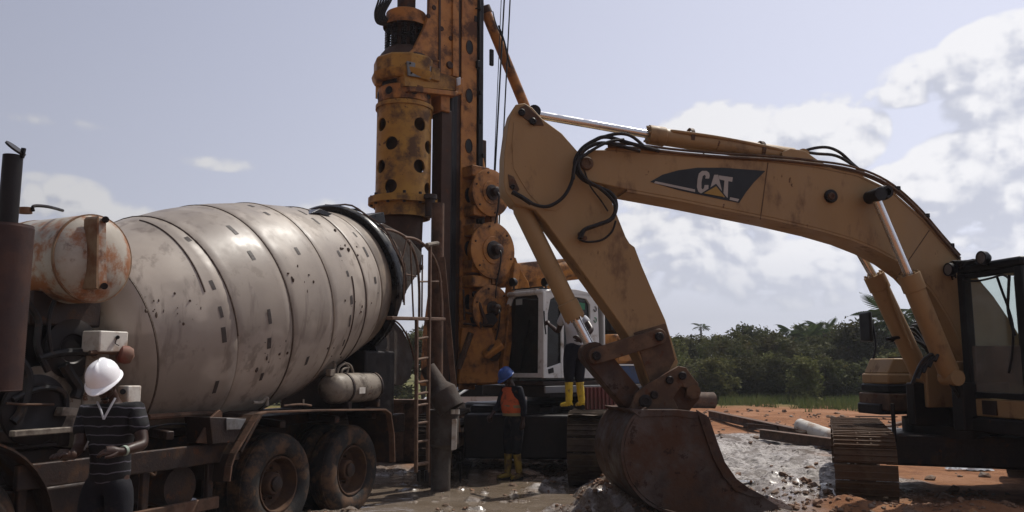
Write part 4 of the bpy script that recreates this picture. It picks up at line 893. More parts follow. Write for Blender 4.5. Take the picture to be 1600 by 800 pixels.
q = MB(); q.box(TP(164, 534, .92), (.30, .24, .19), (Tu, Tn, UZ)); bx1 = q.build('control_box', m_pipe, tr, bevel=.012)
q = MB(); q.cyl(TP(184, 527, 1.04), TP(184, 527, 1.07), .018, seg=10); q.build('box_lock', m_black, bx1)
ttube('box_cable', [(183, 528), (180, 536), (186, 540)], 1.06, .004, m_black)
q = MB(); q.box(TP(202, 616, .98), (.15, .14, .16), (Tu, Tn, UZ)); bx2 = q.build('control_box', m_pipe, tr, bevel=.012)
q = MB(); q.cyl(TP(192, 612, 1.05), TP(192, 612, 1.07), .026, seg=12); q.build('box_knob', m_black, bx2)
q = MB(); q.lathe(TP(184, 552, 1.0), (TP(204, 556, 1.05)-TP(184, 552, 1.0)), [(0, 0), (0, .055), (.02, .08), (.08, .085), (.12, .07), (.15, .0)], 20); q.build('side_lamp', m_amber, tr)
ttube('lamp_pipe', [(140, 551), (160, 550), (184, 552)], 1.0, .02, m_rust)
for pts, r in (([(60, 560), (90, 552), (120, 550), (150, 550)], .035), ([(20, 625), (45, 612), (75, 606), (100, 614), (104, 640)], .025), ([(100, 570), (112, 590), (122, 606), (118, 622)], .05), ([(30, 560), (45, 590), (34, 640), (20, 660)], .04), ([(40, 470), (60, 500), (58, 540), (75, 580)], .03), ([(85, 470), (78, 490), (76, 520), (82, 560)], .02)):
    ttube('hydraulic_hose', pts, .80, r, m_hose)
ttube('grease_pipe', [(10, 630), (40, 632), (84, 632)], .86, .010, m_rust)
tbox('battery_box', 2.3, 3.0, .6, 1.05, .45, .85, m_chass, bevel=.03)
q = MB(); q.cyl(T(1.3, .55, .66), T(1.3, 1.05, .66), .2, seg=28); q.build('brake_chamber', m_chass, tr)
# pink plastic sheet lying on the frame behind the drum
q = MB(); c = TP(538, 545, .35)
n = 9; g_ = [[q.b.verts.new(c+Tu*(-.22+.44*i/n)*1.0+Tn*(-.15+.3*j/n)+UZ*(.09-.25*abs(i/n-.5)**1.3-.2*(j/n-.5)**2+random.uniform(-.02, .02))) for j in range(n+1)] for i in range(n+1)]
for i in range(n):
    for j in range(n): q.face([g_[i][j], g_[i+1][j], g_[i+1][j+1], g_[i][j+1]])
tag(q.build('plastic_sheet', m_pink, None, off=c), 'crumpled pink plastic sheet tucked under the rear of the mixer drum', 'plastic sheet')
# concrete pouring pipe standing in the pit
hp = V((P(693, 700, 12.9).x, 12.9, gz(-1.08, 12.9)-.05)); hz_ = lambda y: P(693, y, 12.9).z
ph_ = thing('concrete_funnel', hp, 'cement-caked steel funnel standing in the wet pit beside the ladder', 'funnel')
q = MB(); q.lathe(V((hp.x, hp.y, 0)), UZ, [(hz_(703), .15), (hz_(700), .16), (hz_(694), .225), (hz_(646), .235), (hz_(645), .25), (hz_(640), .25), (hz_(640), .20), (hz_(690), .19)], 36); q.build('funnel_body', m_conc, ph_)
q = MB(); q.lathe(V((hp.x-.04, hp.y, 0)), UZ, [(hp.z, 0), (hp.z, .15), (hz_(700), .15)], 28); q.build('lower_pipe', m_conc, ph_)
q = MB(); q.prism([P(706, 655, 12.69), P(714, 655, 12.69), P(713, 702, 12.69), P(705, 704, 12.69)], V((0, .05, 0))); q.build('side_strap', m_pipe, ph_, bevel=.004)
q = MB(); c0_, c1_ = P(668, 574, 12.8), P(706, 640, 12.7); q.lathe(c0_, c1_-c0_, [(0, .10), (.0, .12), ((c1_-c0_).length*.45, .15), ((c1_-c0_).length*.6, .23), ((c1_-c0_).length, .21), ((c1_-c0_).length, .18), (.02, .09)], 18); q.build('inlet_chute', m_conc, ph_)
for x in (708, 714): q = MB(); q.cyl(P(x, 640, 12.7), P(x, 647, 12.7), .04, seg=10); q.build('lug', m_pipe, ph_)
# rods driven in the pool
for x, y, yb in ((719, 724, 748), (730, 727, 742)):
    b = G(x, yb); q = MB(); q.cyl(V((b.x, b.y, -.25)), V((b.x, b.y, P(x, y, b.y).z)), .018, seg=8); q.cyl(V((b.x, b.y, P(x, y, b.y).z)), V((b.x, b.y, P(x, y, b.y).z+.02)), .05, seg=10)
    tag(q.build('steel_peg', m_dark, None, off=V((b.x, b.y, -.1))), 'left steel peg standing in the puddle' if x < 725 else 'right, shorter steel peg standing in the puddle', 'peg', 'steel pegs in the puddle')
# upright casing pipe and leaning bar behind the ladder
b = V((P(682, 600, 13.35).x, 13.35, 0)); q = MB(); q.tube([V((b.x, b.y, -.05)), V((P(684, 345, 13.35).x, b.y, P(684, 318, 13.35).z))], .105, 18); tag(q.build('upright_pipe', m_rust, None, off=b), 'tall rusty upright pipe behind the truck ladder', 'pipe')
a_, b_ = P(691, 402, 13.15), P(713, 650, 12.98); q = MB(); q.bar(b_+(b_-a_).normalized()*.25, a_, .085, .05, V((0, -1, 0))); tag(q.build('leaning_bar', m_rust, None, off=V((b_.x, b_.y, b_.z))), 'long rusty bar leaning over the concrete funnel', 'steel bar')

# rusty skip behind the tail of the truck
sk = thing('steel_skip', V((-2.55, 16.6, 0)), 'rusty steel skip standing behind the tail of the mixer truck', 'skip')
q = MB(); pts = [V((-3.3, 16.0, .0)), V((-1.75, 16.0, .0)), V((-1.6, 16.0, 1.15)), V((-3.5, 16.0, 1.15))]; q.prism(pts, V((0, 1.2, 0))); q.build('skip_body', m_rust, sk, bevel=.02)
for x in (-3.1, -2.6, -2.1, -1.75): q = MB(); q.bar(V((x, 15.97, .05)), V((x, 15.97, 1.1)), .07, .05, V((0, 1, 0))); q.build('skip_rib', m_rust, sk, bevel=.008)
q = MB(); q.bar(V((-3.55, 15.97, 1.15)), V((-1.55, 15.97, 1.15)), .08, .08, UZ); q.build('skip_rim', m_rust, sk, bevel=.01)
# ================================================================ rotary drilling rig
Rh = V((-.75, -.66, 0)).normalized(); Rl = V((.66, -.75, 0)).normalized(); RO = V((.55, 14.6, 0))
def RR(a, b, z): return RO+Rh*a+Rl*b+UZ*z
def RP(px, py, b=0.): return Q(px, py, RR(0, b, 0), Rl)
Rg = V((-.10, -.995, 0)).normalized(); Rs = V((.995, -.10, 0)).normalized()
TF = V((1.27, 12.95, 0))
rg = thing('drilling_rig', TF-Rg*2.6-Rs*1.3, 'tall orange piling rig with perforated yellow casing drum, winches and white cab', 'drilling rig')
def rbox(name, a0, a1, b0, b1, z0, z1, mat, par=rg, bevel=.015):
    q = MB(); q.box(RR((a0+a1)/2, (b0+b1)/2, (z0+z1)/2), (a1-a0, b1-b0, z1-z0), (Rh, Rl, UZ)); return q.build(name, mat, par, bevel=bevel)
def rplate(name, pts, b, th, mat, par=rg, bevel=.01):
    q = MB(); q.prism([RP(*p, b) for p in pts], -Rl*th); return q.build(name, mat, par, bevel=bevel)
# ---- rotary drive: everything round the casing axis
CX, CY = -1.965, 14.5; CA = V((CX, CY, 0)); zc = lambda y: P(627, y, CY).z
def rl(name, prof, mat, par=rg, seg=48, c=CA): q = MB(); q.lathe(c, UZ, [(z, r) for z, r in prof], seg); return q.build(name, mat, par)
r0 = .495
q = MB(); q.lathe(CA, UZ, [(zc(342), r0), (zc(170), r0), (zc(170), r0-.03), (zc(342), r0-.03)], 72, closed=True)
cs_ = q.build('casing_drum', m_ryel, rg)
cu = MB()
for k, y in enumerate((201, 232, 265, 297)):
    for j in range(2):
        a = R(90*j-82.3+(35 if k % 2 == 0 else -27)); d = V((math.cos(a), math.sin(a), 0)); c = CA+UZ*zc(y+2); cu.cyl(c-d*.9, c+d*.9, .122, seg=28)
co_ = cu.build('cutter', m_black, None, off=V((0, 0, 0)), smooth=False)
bo_ = cs_.modifiers.new('x', 'BOOLEAN'); bo_.object = co_; bo_.operation = 'DIFFERENCE'; bo_.solver = 'EXACT'; bo_.use_self = True; co_.parent = None
co_.location = -root_loc(cs_)
co_.location = V((0, 0, 0))
bpy.context.view_layer.update(); dg = bpy.context.evaluated_depsgraph_get()
nm = bpy.data.meshes.new_from_object(cs_.evaluated_get(dg)); cs_.modifiers.clear(); cs_.data = nm; nm.materials.clear(); nm.materials.append(m_ryel); nm.polygons.foreach_set('material_index', [0]*len(nm.polygons)); nm.shade_smooth(); nm.set_sharp_from_angle(angle=R(35)); bpy.data.objects.remove(co_)
rl('casing_flange', [(zc(322), r0), (zc(322), .62), (zc(312), .62), (zc(310), r0)], m_ryel)
q = MB()
for k in range(12):
    a = R(30*k+10); d = V((math.cos(a), math.sin(a), 0)); q.cyl(CA+d*.56+UZ*(zc(322)-.03), CA+d*.56+UZ*(zc(310)+.03), .028, seg=6)
o = q.build('flange_bolt', m_dark, rg); o['kind'] = 'stuff'
rl('casing_rim', [(zc(174), r0), (zc(174), .525), (zc(168), .525), (zc(167), r0)], m_ryel)
q = MB(); c = P(672, 322, 14.1); q.cyl(c-UZ*.2, c+UZ*.12, .09, seg=16); q.cyl(c+UZ*.12, c+UZ*.2, .12, seg=16); q.build('locking_bolt', m_chass, rg)
rl('kelly_bar', [(zc(436), 0), (zc(434), .2), (zc(425), .34), (zc(340), .365), (zc(338), .33), (zc(214), .33), (zc(212), .2), (zc(168), .2)], m_mast)  # widened inside the casing so the sky is blocked behind its holes
for y in (385, 420): rl('kelly_band', [(zc(y), .36), (zc(y), .385), (zc(y-5), .385), (zc(y-5), .36)], m_mast)
rl('drive_collar', [(zc(166), .47), (zc(165), .485), (zc(144), .485), (zc(142), .46), (zc(138), .30)], m_orange)
for a in (-118, -62, -20, -165): # recessed ports in the collar
    d = V((math.cos(R(a)), math.sin(R(a)), 0)); disc('port', CA+d*.475+UZ*zc(153), d, .075, .02, m_dark, rg, 20)
rl('bearing_neck', [(zc(150), .4), (zc(128), .42)], m_dark)
rl('gearbox_housing', [(zc(135), .45), (zc(134), .56), (zc(128), .60), (zc(122), .62), (zc(121), .58), (zc(101), .58), (zc(98), .55), (zc(97), .3)], m_ryel, seg=10)
rbox('gearbox_arm', -1.2, .0, -.5, .5, 0, .01, m_dark) if False else None
MC = V((-.97, 15.2, 0))
def cplate(name, pts, b, th, mat, par=rg, bevel=.01): # plates alongside the rotary head; plane through the casing axis, b towards the camera
    o_ = CA+Rl*b; q = MB(); q.prism([Q(*p, o_, Rl) for p in pts], -Rl*th); return q.build(name, mat, par, bevel=bevel)
cplate('gearbox_arm', [(632, 98), (640, 98), (716, 122), (716, 142), (632, 134)], .48, .96, m_ryel)
cplate('arm_underside', [(640, 134), (716, 143), (714, 150), (640, 142)], .54, 1.05, m_orange)
cplate('side_cover', [(636, 95), (674, 103), (674, 124), (638, 118)], .54, .035, m_sign)
for p in ((641, 99), (669, 106), (669, 120), (643, 114)): q = MB(); q.cyl(Q(*p, CA+Rl*.54, Rl), Q(*p, CA+Rl*.56, Rl), .018, seg=6); q.build('cover_bolt', m_dark, rg)
cplate('end_block', [(675, 104), (688, 107), (688, 127), (675, 124)], .53, .06, m_ryel)
hd = cplate('head_plate', [(637, 96), (637, 84), (648, 74), (664, 42), (671, 20), (672, -40), (712, -40), (716, 10), (716, 118), (700, 118), (650, 100)], .48, .09, m_orange)
cplate('head_plate', [(637, 96), (637, 84), (648, 74), (664, 42), (671, 20), (672, -40), (712, -40), (716, 10), (716, 118)], -.40, .09, m_orange)
cplate('plate_rib', [(644, 82), (652, 84), (690, 95), (690, 97), (650, 88), (644, 85)], .50, .02, m_orange, bevel=.004)
cplate('plate_rib', [(686, -40), (689, -40), (689, 112), (686, 112)], .50, .025, m_mast, bevel=.003)
cplate('plate_rib', [(708, -40), (717, -40), (717, 120), (708, 118)], .52, .05, m_orange, bevel=.004)
for p in ((649, 87), (702, 102)): disc('plate_pin', Q(*p, CA+Rl*.48, Rl), Rl, .07, .04, m_mast, rg)
for p in ((669, 25), (678, 12), (704, 60), (690, 45)): disc('plate_boss', Q(*p, CA+Rl*.48, Rl), Rl, .045, .02, m_mast, rg)
cplate('head_block', [(689, 122), (703, 124), (703, 176), (689, 172)], .45, .7, m_orange)
cplate('guide_shoe', [(712, 124), (724, 122), (724, 146), (712, 148)], .50, .3, m_orange); cplate('guide_pad', [(714, 122), (720, 120), (720, 132), (715, 134)], .53, .05, m_wshirt)
# spring cage above the gearbox
rl('spring_cage', [(zc(97), .30), (zc(96), .36), (zc(84), .33), (zc(84), .27), (zc(48), .27), (zc(46), .36)], m_mast)
rl('cage_ring', [(zc(46), .42), (zc(44), .425), (zc(40), .42), (zc(39), .37), (zc(24), .37), (zc(22), .33), (zc(21), .2)], m_orange)
rl('spring_base', [(zc(97), .50), (zc(90), .46), (zc(80), .36), (zc(78), .3)], m_mast)
spm = MB(); hh = zc(48)-zc(82); spm.tube([V((math.cos(a)*.045, math.sin(a)*.045, hh*a/(2*math.pi*9))) for a in [2*math.pi*9*i/108 for i in range(109)]], .011, 5); spme = mesh_of(spm, 'damper_spring', m_dark)
for a in (-175, -150, -120, -88, -60, -30, 0, 40, 90, 140):
    inst('damper_spring', spme, rg, CA+V((math.cos(R(a))*.335, math.sin(R(a))*.335, zc(82))))
    q = MB(); c = CA+V((math.cos(R(a))*.335, math.sin(R(a))*.335, 0)); q.cyl(c+UZ*zc(85), c+UZ*zc(46), .018, seg=6); q.build('guide_rod', m_dark, rg)
for a in (-100, -70): d = V((math.cos(R(a)), math.sin(R(a)), 0)); disc('port', CA+d*.26+UZ*zc(62), d, .06, .02, m_dark, rg, 18)
rl('upper_kelly', [(zc(40), .17), (zc(10), .17), (zc(-60), .17)], m_chass, seg=24)
for k in range(6):
    x0 = 586+k*3; q = MB(); q.tube(spl([P(608, 40, 14.3), P(x0+4, 36-k, 14.2), P(x0, 20, 14.2), P(x0+6+k, -2, 14.2), P(x0+10+k*2, -30, 14.3)], 5), .020, 6); q.build('hydraulic_hose', m_hose, rg)
# ---- mast
nf = V((-1.075, 15.0, 0)); MT = 12.5
def mastbox(name, a0, a1, b0, b1, z0, z1, mat, bevel=.01):
    q = MB(); q.box(nf+Rh*((a0+a1)/2)+Rl*((b0+b1)/2)+UZ*((z0+z1)/2), (a1-a0, b1-b0, z1-z0), (Rh, Rl, UZ)); return q.build(name, mat, rg, bevel=bevel)
mast = mastbox('mast', -.52, -.02, -.5, 0, 1.45, MT, m_mast)
mastbox('mast_side_plate', -.50, -.12, .002, .03, 1.4, MT, m_orange); mastbox('mast_rail', -.015, .09, -.12, .05, 1.5, MT, m_dark); mastbox('mast_rail', -.015, .09, -.5, -.38, 1.5, MT, m_dark); mastbox('mast_rear_rail', -.64, -.525, -.12, .06, 3.2, MT, m_dark)
for y in (65, 142, 222, 300, 385, 470, 540):
    z = P(714, y, 14.9).z; c = nf+Rh*-.31+Rl*.028+UZ*z; q = MB()
    q.prism([c+Rh*(math.cos(2*math.pi*k/20)*.075)+UZ*(math.sin(2*math.pi*k/20)*.13) for k in range(20)], Rl*.006); q.build('hole_shade_disc', m_black, rg)  # black disc on the plate stands in for the shade inside a hole
    q = MB(); pts = [c+Rl*.006+Rh*(math.cos(2*math.pi*k/20)*.08)+UZ*(math.sin(2*math.pi*k/20)*.135) for k in range(21)]; q.tube(pts, .010, 5, False); q.build('hole_rim', m_mast, rg)
# dark guide column and pull-down rail between casing and mast
q = MB(); c = P(688, 400, 14.75); q.box(V((c.x, 14.75, (zc(168)+1.4)/2)), (.22, .3, zc(168)-1.4), (Rh, Rl, UZ)); q.build('guide_column', m_mast, rg, bevel=.01)
q = MB(); q.cyl(V((P(702, 400, 14.85).x, 14.85, 1.5)), V((P(702, 400, 14.85).x, 14.85, MT)), .05, seg=12); q.build('crowd_cylinder', m_dark, rg)
# cables and hoses clipped to the mast's rear
for k in range(5):
    pts = [P(738+k*1.5+3*math.sin(y/31+k*1.7), y, 15.35) for y in range(-30, 262, 22)]; q = MB(); q.tube(spl(pts, 3), .014+.004*(k % 2), 6); q.build('mast_hose', m_hose, rg)
for x, y, s_ in ((742, 30, .07), (738, 74, .08), (747, 101, .09), (751, 145, .05), (752, 190, .05), (755, 243, .05)): q = MB(); q.box(P(x, y, 15.3), (s_, s_, s_*1.7), (Rh, Rl, UZ)); q.build('hose_clip', m_dark, rg, bevel=.01)
q = MB(); q.tube([P(750, -10, 15.3), P(749, 140, 15.3)], .01, 5); q.tube(spl([P(741, 14, 15.3), P(752, 12, 15.2), P(748, 20, 15.3)], 4), .014, 6); q.build('cable', m_hose, rg)
# inclination strut beside the mast
q = MB(); q.cyl(P(736, 118, 15.5), P(753, 275, 15.5), .085, seg=20); q.build('mast_strut', m_orange, rg)
q = MB(); q.bar(P(733, 98, 15.5), P(738, 150, 15.5), .13, .2, Rl); q.build('strut_clevis', m_orange, rg, bevel=.02)
# long backstay cylinder and its eye
q = MB(); q.cyl(P(757, 14, 15.6), P(952, 485, 16.9), .105, seg=24); bs = q.build('backstay_cylinder', m_orange, rg)
q = MB(); q.cyl(P(742, -28, 15.5), P(757, 16, 15.6), .045, seg=16); q.build('piston_rod', m_chrome, bs)
q = MB(); q.lathe(P(756, 11, 15.6), P(952, 485, 16.9)-P(757, 14, 15.6), [(0, .06), (0, .125), (.14, .125), (.14, .1)], 24); q.build('gland', m_mast, bs)
q = MB(); q.box(P(768, 90, 15.6), (.09, .06, .34), (Rh, Rl, UZ)); q.build('hook_block', m_dark, rg, bevel=.02)
q = MB(); q.tube(spl([P(779, 40, 15.5), P(787, 62, 15.5), P(792, 82, 15.5), P(797, 105, 15.5)], 4), .02, 6); q.tube(spl([P(770, 18, 15.5), P(776, 40, 15.5), P(790, 70, 15.5)], 4), .012, 6); q.build('hydraulic_hose', m_hose, rg)
# ropes from the masthead to the winches
for a, b, r_ in (((789, -20), (772, 295), .016), ((798, -20), (774, 470), .014), ((784, -20), (771, 290), .008)):
    q = MB(); q.tube([P(*a, 15.7), P(*b, 15.2)], r_, 6); q.build('wire_rope', m_black, rg)
# ---- winches
def winch(px, py, r, Yc, lo=False):
    c = P(px, py, Yc); q = MB(); q.lathe(c-Rl*.55, Rl, [(0, 0), (0, r), (.04, r), (.04, r*.62), (.50, r*.62), (.50, r), (.545, r), (.55, r*.97), (.55, r*.5), (.57, r*.48), (.57, 0)], 44); w = q.build('winch', m_orange, rg)
    q = MB(); q.lathe(c+Rl*.015, Rl, [(0, 0), (0, r*.34), (.03, r*.32), (.04, r*.2), (.16, r*.19), (.18, r*.12), (.18, 0)], 24); q.build('winch_motor', m_chass, w)
    q = MB(); q.tube(spl([c+Rl*.16, c+Rl*.22-UZ*.1, c+Rl*.18-UZ*.35, c+Rl*.1-UZ*.6], 5), .016, 6); q.build('winch_hose', m_hose, w)
    for k in range(6): a = k*1.047+.3; x, y, _ = basis(Rl); p = c+(x*math.cos(a)+y*math.sin(a))*r*.85; q = MB(); q.cyl(p, p+Rl*.02, .02, seg=6); q.build('winch_bolt', m_mast, w)
    return c
for px, py, r, Yc in ((768, 301, .45, 15.1), (771, 391, .53, 15.1), (769, 483, .45, 15.15)): winch(px, py, r, Yc)
for x0, y0, x1, y1 in ((725, 262, 758, 280), (728, 324, 752, 340), (728, 352, 756, 370), (726, 408, 752, 428), (726, 432, 760, 450)):
    q = MB(); a_ = P((x0+x1)/2, (y0+y1)/2, 15.15); q.box(a_, ((x1-x0)*.013, .4, (y1-y0)*.0118), (Rh, Rl, UZ)); q.build('winch_bracket', m_orange, rg, bevel=.02)
q = MB(); q.box(P(741, 390, 15.5), (.35, .3, 4.3), (Rh, Rl, UZ)); q.build('winch_column', m_mast, rg, bevel=.02)
q = MB(); q.box(P(768, 343, 15.3), (.16, .2, .3), (Rh, Rl, UZ)); q.build('winch_link', m_orange, rg); q = MB(); q.box(P(768, 436, 15.3), (.12, .2, .2), (Rh, Rl, UZ)); q.build('winch_link', m_orange, rg)
# ---- kinematic frame under the winches
def yplate(name, pts, Yc, th, mat, bevel=.015): q = MB(); q.prism([P(*p, Yc) for p in pts], -Rl*th); return q.build(name, mat, rg, bevel=bevel)
yplate('kinematic_frame', [(712, 455), (728, 448), (752, 452), (758, 480), (790, 505), (786, 600), (700, 604), (704, 520)], 15.2, .9, m_orange)
yplate('frame_cheek', [(722, 512), (768, 508), (776, 540), (784, 598), (716, 600)], 15.02, .08, m_orange)
for a, b, r_ in (((724, 452), (726, 500), .02), ((726, 488), (744, 492), .02), ((744, 492), (752, 512), .02), ((736, 520), (716, 576), .055), ((742, 458), (760, 505), .035), ((724, 506), (770, 508), .02)):
    q = MB(); q.tube([P(*a, 14.98), P(*b, 14.96)], r_, 8); q.build('frame_pipe', m_mast if r_ != .055 else m_catd, rg)
disc('frame_pin', P(771, 551, 15.0), Rl, .15, .06, m_mast, rg, 28); disc('frame_pin', P(741, 460, 15.0), Rl, .06, .04, m_dark, rg)
q = MB(); q.bar(P(756, 556, 14.98), P(784, 536, 14.98), .12, .3, Rl); q.build('frame_arm', m_orange, rg, bevel=.03)
yplate('service_box', [(744, 495), (772, 488), (779, 500), (770, 512), (748, 510)], 15.0, .2, m_dark)
# ---- boom running back over the house
q = MB(); q.cyl(P(742, 436, 15.3), P(955, 414, 16.9), .225, seg=32); q.build('rear_boom', m_orange, rg)
yplate('boom_bracket', [(796, 455), (794, 420), (800, 402), (806, 402), (812, 418), (826, 440), (830, 458)], 15.45, .12, m_orange); yplate('boom_bracket', [(843, 460), (852, 415), (858, 415), (864, 460)], 15.9, .12, m_orange)
yplate('boom_saddle', [(812, 452), (826, 432), (846, 432), (852, 454)], 15.8, .3, m_orange)
q = MB(); q.bar(P(782, 600, 15.2), P(804, 412, 15.5), .16, .2, Rl); q.build('support_leg', m_orange, rg, bevel=.02)
# ---- upper structure
rbox('upper_deck', -3.9, -.05, -1.75, .12, 1.28, 1.48, m_dark); rbox('deck_lip', -3.9, .1, .122, .16, 1.36, 1.48, m_grey, bevel=.005)
rbox('engine_house_lower', -3.3, -1.85, -2.4, .04, 1.482, 1.83, m_blue); rbox('house_stripe', -3.31, -1.86, -2.41, .05, 1.832, 1.865, m_white, bevel=.004); rbox('engine_house', -3.3, -1.85, -2.4, .04, 1.867, 2.44, m_orange, bevel=.05)
rbox('house_door', -2.8, -1.95, .042, .055, 1.92, 2.36, m_orange, bevel=.005); rbox('house_door', -3.25, -2.85, .042, .055, 1.92, 2.36, m_orange, bevel=.005)
rbox('air_intake', -3.0, -1.95, -1.2, -.2, 2.45, 2.85, m_black, bevel=.08); q = MB(); q.cyl(RR(-2.3, -.5, 2.8), RR(-2.3, -.5, 3.1), .07, seg=14); q.build('exhaust_pipe', m_dark, rg)
rbox('carbody', -3.0, .2, -2.0, -.3, .45, 1.15, m_dark, bevel=.05); q = MB(); q.cyl(RR(-1.9, -1.25, 1.1), RR(-1.9, -1.25, 1.3), .85, seg=36); q.build('slewing_ring', m_dark, rg)
q = MB(); q.box(TF-Rg*2.6-Rs*1.3+UZ*.62, (1.9, 2.6, .75), (Rs, Rg, UZ)); q.build('carbody', m_dark, rg, bevel=.04)
q = MB(); q.box(V((.0, 15.2, .72)), (1.5, .4, .8), (Rs, Rg, UZ)); q.build('front_frame', m_dark, rg, bevel=.04)
# ribbed red guard beside the track
q = MB(); g0, g1 = P(914, 640, 14.3), P(992, 638, 15.0); gd = (g1-g0).normalized(); gd.z = 0; q.prism([g0, g1, g1+UZ*.38, g0+UZ*.38], V((0, .04, 0))); gp = q.build('ribbed_guard', m_redrib, rg)
gm = MB(); gm.box((0, 0, 0), (.035, .03, .37)); gme = mesh_of(gm, 'rib', m_redrib)
Lg = (g1-g0).length
for k in range(13): inst('rib', gme, gp, g0+gd*(Lg*(k+.5)/13)+UZ*.19+V((0, -.012, 0)), rot_from(gd, UZ.cross(gd), UZ))
# ---- white cab
cb = bpy.data.objects.new('rig_cab', None); COL.objects.link(cb); cb.parent = rg
Z0, Z1 = 1.52, 3.16; CL, CWd = 1.62, .98
def cpt(name, a0, a1, b0, b1, z0, z1, mat, bevel=.01): return rbox(name, a0, a1, b0, b1, z0, z1, mat, cb, bevel)
def cpl_(name, pts, off, th, mat, bevel=.008):   # shape on the door side
    q = MB(); q.prism([RP(*p, off) for p in pts], -Rl*th); return q.build(name, mat, cb, bevel=bevel)
def cfr(name, pts, off, th, mat, bevel=.008):    # shape on the front
    q = MB(); q.prism([Q(*p, RR(off, 0, 0), Rh) for p in pts], -Rh*th); return q.build(name, mat, cb, bevel=bevel)
def ring(outer, inner, fn, name, off, th, mat):
    n = len(outer)
    q = MB(); pl, nrm = (RR(0, off, 0), Rl) if fn is cpl_ else (RR(off, 0, 0), Rh)
    A = [Q(*p, pl, nrm) for p in outer]; Bn = [Q(*p, pl, nrm) for p in inner]
    a = [q.b.verts.new(p) for p in A]; b = [q.b.verts.new(p) for p in Bn]; c = [q.b.verts.new(p-nrm*th) for p in A]; d = [q.b.verts.new(p-nrm*th) for p in Bn]
    for i in range(n):
        j = (i+1) % n; q.face([a[i], a[j], b[j], b[i]]); q.face([c[i], d[i], d[j], c[j]]); q.face([a[i], c[i], c[j], a[j]]); q.face([b[i], b[j], d[j], d[i]])
    return q.build(name, mat, cb, bevel=.008)
ring([(783, 590), (785, 530), (790, 480), (796, 460), (806, 453), (836, 451), (849, 456), (849, 590)], [(789, 583), (790, 528), (795, 484), (800, 468), (808, 461), (836, 458), (841, 466), (840, 583)], cfr, 'front_frame', 0., .06, m_white)
cfr('front_window', [(787, 585), (788, 528), (793, 484), (799, 466), (808, 459), (837, 456), (843, 464), (842, 585)], -.03, .01, m_glassd, 0)
cfr('wiper', [(812, 580), (814, 580), (828, 500), (826, 500)], .01, .01, m_black, 0); cfr('front_sticker', [(806, 468), (816, 467), (816, 476), (806, 477)], .001, .003, m_paper, 0)
ring([(849, 590), (849, 480), (851, 458), (864, 450), (900, 452), (924, 458), (934, 470), (938, 590)], [(855, 578), (856, 490), (860, 468), (868, 463), (900, 464), (916, 467), (922, 476), (924, 560)], cpl_, 'door_frame', 0., .06, m_white)
cpl_('door_panel', [(849, 591), (852, 576), (930, 548), (938, 545), (938, 591)], .006, .05, m_white); cpl_('door_window', [(853, 578), (855, 488), (859, 466), (868, 461), (898, 463), (899, 560)], -.03, .01, m_glassd, 0); cpl_('rear_side_window', [(878, 562), (879, 462), (900, 462), (918, 465), (924, 476), (926, 552)], -.045, .01, m_glassd, 0)
cpl_('door_post', [(877, 590), (877, 463), (881, 463), (881, 590)], .012, .03, m_white, .003); cpl_('door_handle', [(857, 577), (865, 574), (866, 582), (858, 584)], .02, .03, m_black)
cpl_('door_sticker', [(903, 472), (914, 474), (914, 484), (903, 483)], -.02, .004, m_green, 0)
for y in (480, 497): 
    c = RP(930, y+3, .012); q = MB(); xs = [c+Rh*(math.cos(2*math.pi*k/16)*.035)+UZ*(math.sin(2*math.pi*k/16)*.045) for k in range(3, 17)]; q.tube(xs, .008, 5); q.build('pillar_mark', m_green if y > 485 else m_black, cb)
cpt('cab_roof', -CL, .02, -CWd, .0, 3.10, 3.20, m_white, .04); cpt('cab_back', -CL-.02, -CL+.03, -CWd, 0, Z0, 3.1, m_white, .02); cpt('cab_far_side', -CL, -.06, -CWd, -CWd+.04, Z0, 3.1, m_white, .02); cpt('cab_base', -CL, .03, -CWd, .03, 1.482, 1.56, m_chass, .01)
cpt('cab_seat', -1.1, -.6, -.75, -.25, 1.6, 2.05, m_black, .05); cpt('seat_back', -1.2, -1.08, -.72, -.28, 2.0, 2.7, m_black, .05)
q = MB(); q.tube(spl([RR(-.25, -.3, 2.35), RR(-.18, -.5, 2.42), RR(-.2, -.7, 2.3)], 4), .03, 8); q.bar(RR(-.3, -.85, 2.1), RR(-.15, -.35, 2.45), .05, .12, UZ); q.build('control_lever', m_pipe, cb)
for x, y in ((803, 441), (853, 441)):
    c = P(x, y, 14.75); q = MB(); q.lathe(c-Rh*.05, Rh, [(0, 0), (0, .05), (.04, .075), (.10, .08), (.10, .0)], 20); q.cyl(c-UZ*.07, c-UZ*.13, .015, seg=6); q.build('work_light', m_black, cb)
for k in range(9): q = MB(); c = RR(-.1-.12*k*random.uniform(.6, 1), -.2-.5*random.random(), 3.23); q.box(c, (.14, .1, random.uniform(.03, .09)), (Rh, Rl, UZ)); q.build('roof_bracket', random.choice([m_orange, m_black, m_orange]), cb, bevel=.01)
q = MB(); q.bar(RR(-.02, -.85, 3.235), RR(-.02, -.02, 3.235), .03, .025, UZ); q.build('roof_bar', m_black, cb)
q = MB(); q.tube(spl([RP(850, 486, .05), RP(851, 505, .09), RP(853, 522, .05)], 4), .013, 6); q.build('grab_handle', m_black, cb)
# tracks
make_track(rg, TF, Rg, 4.9, .52, .84, m_trackd, pitch=.23, lug=.03)
make_track(rg, TF-Rs*2.6-Rg*.35, Rg, 4.9, .50, .62, m_trackd, pitch=.23, lug=.03)
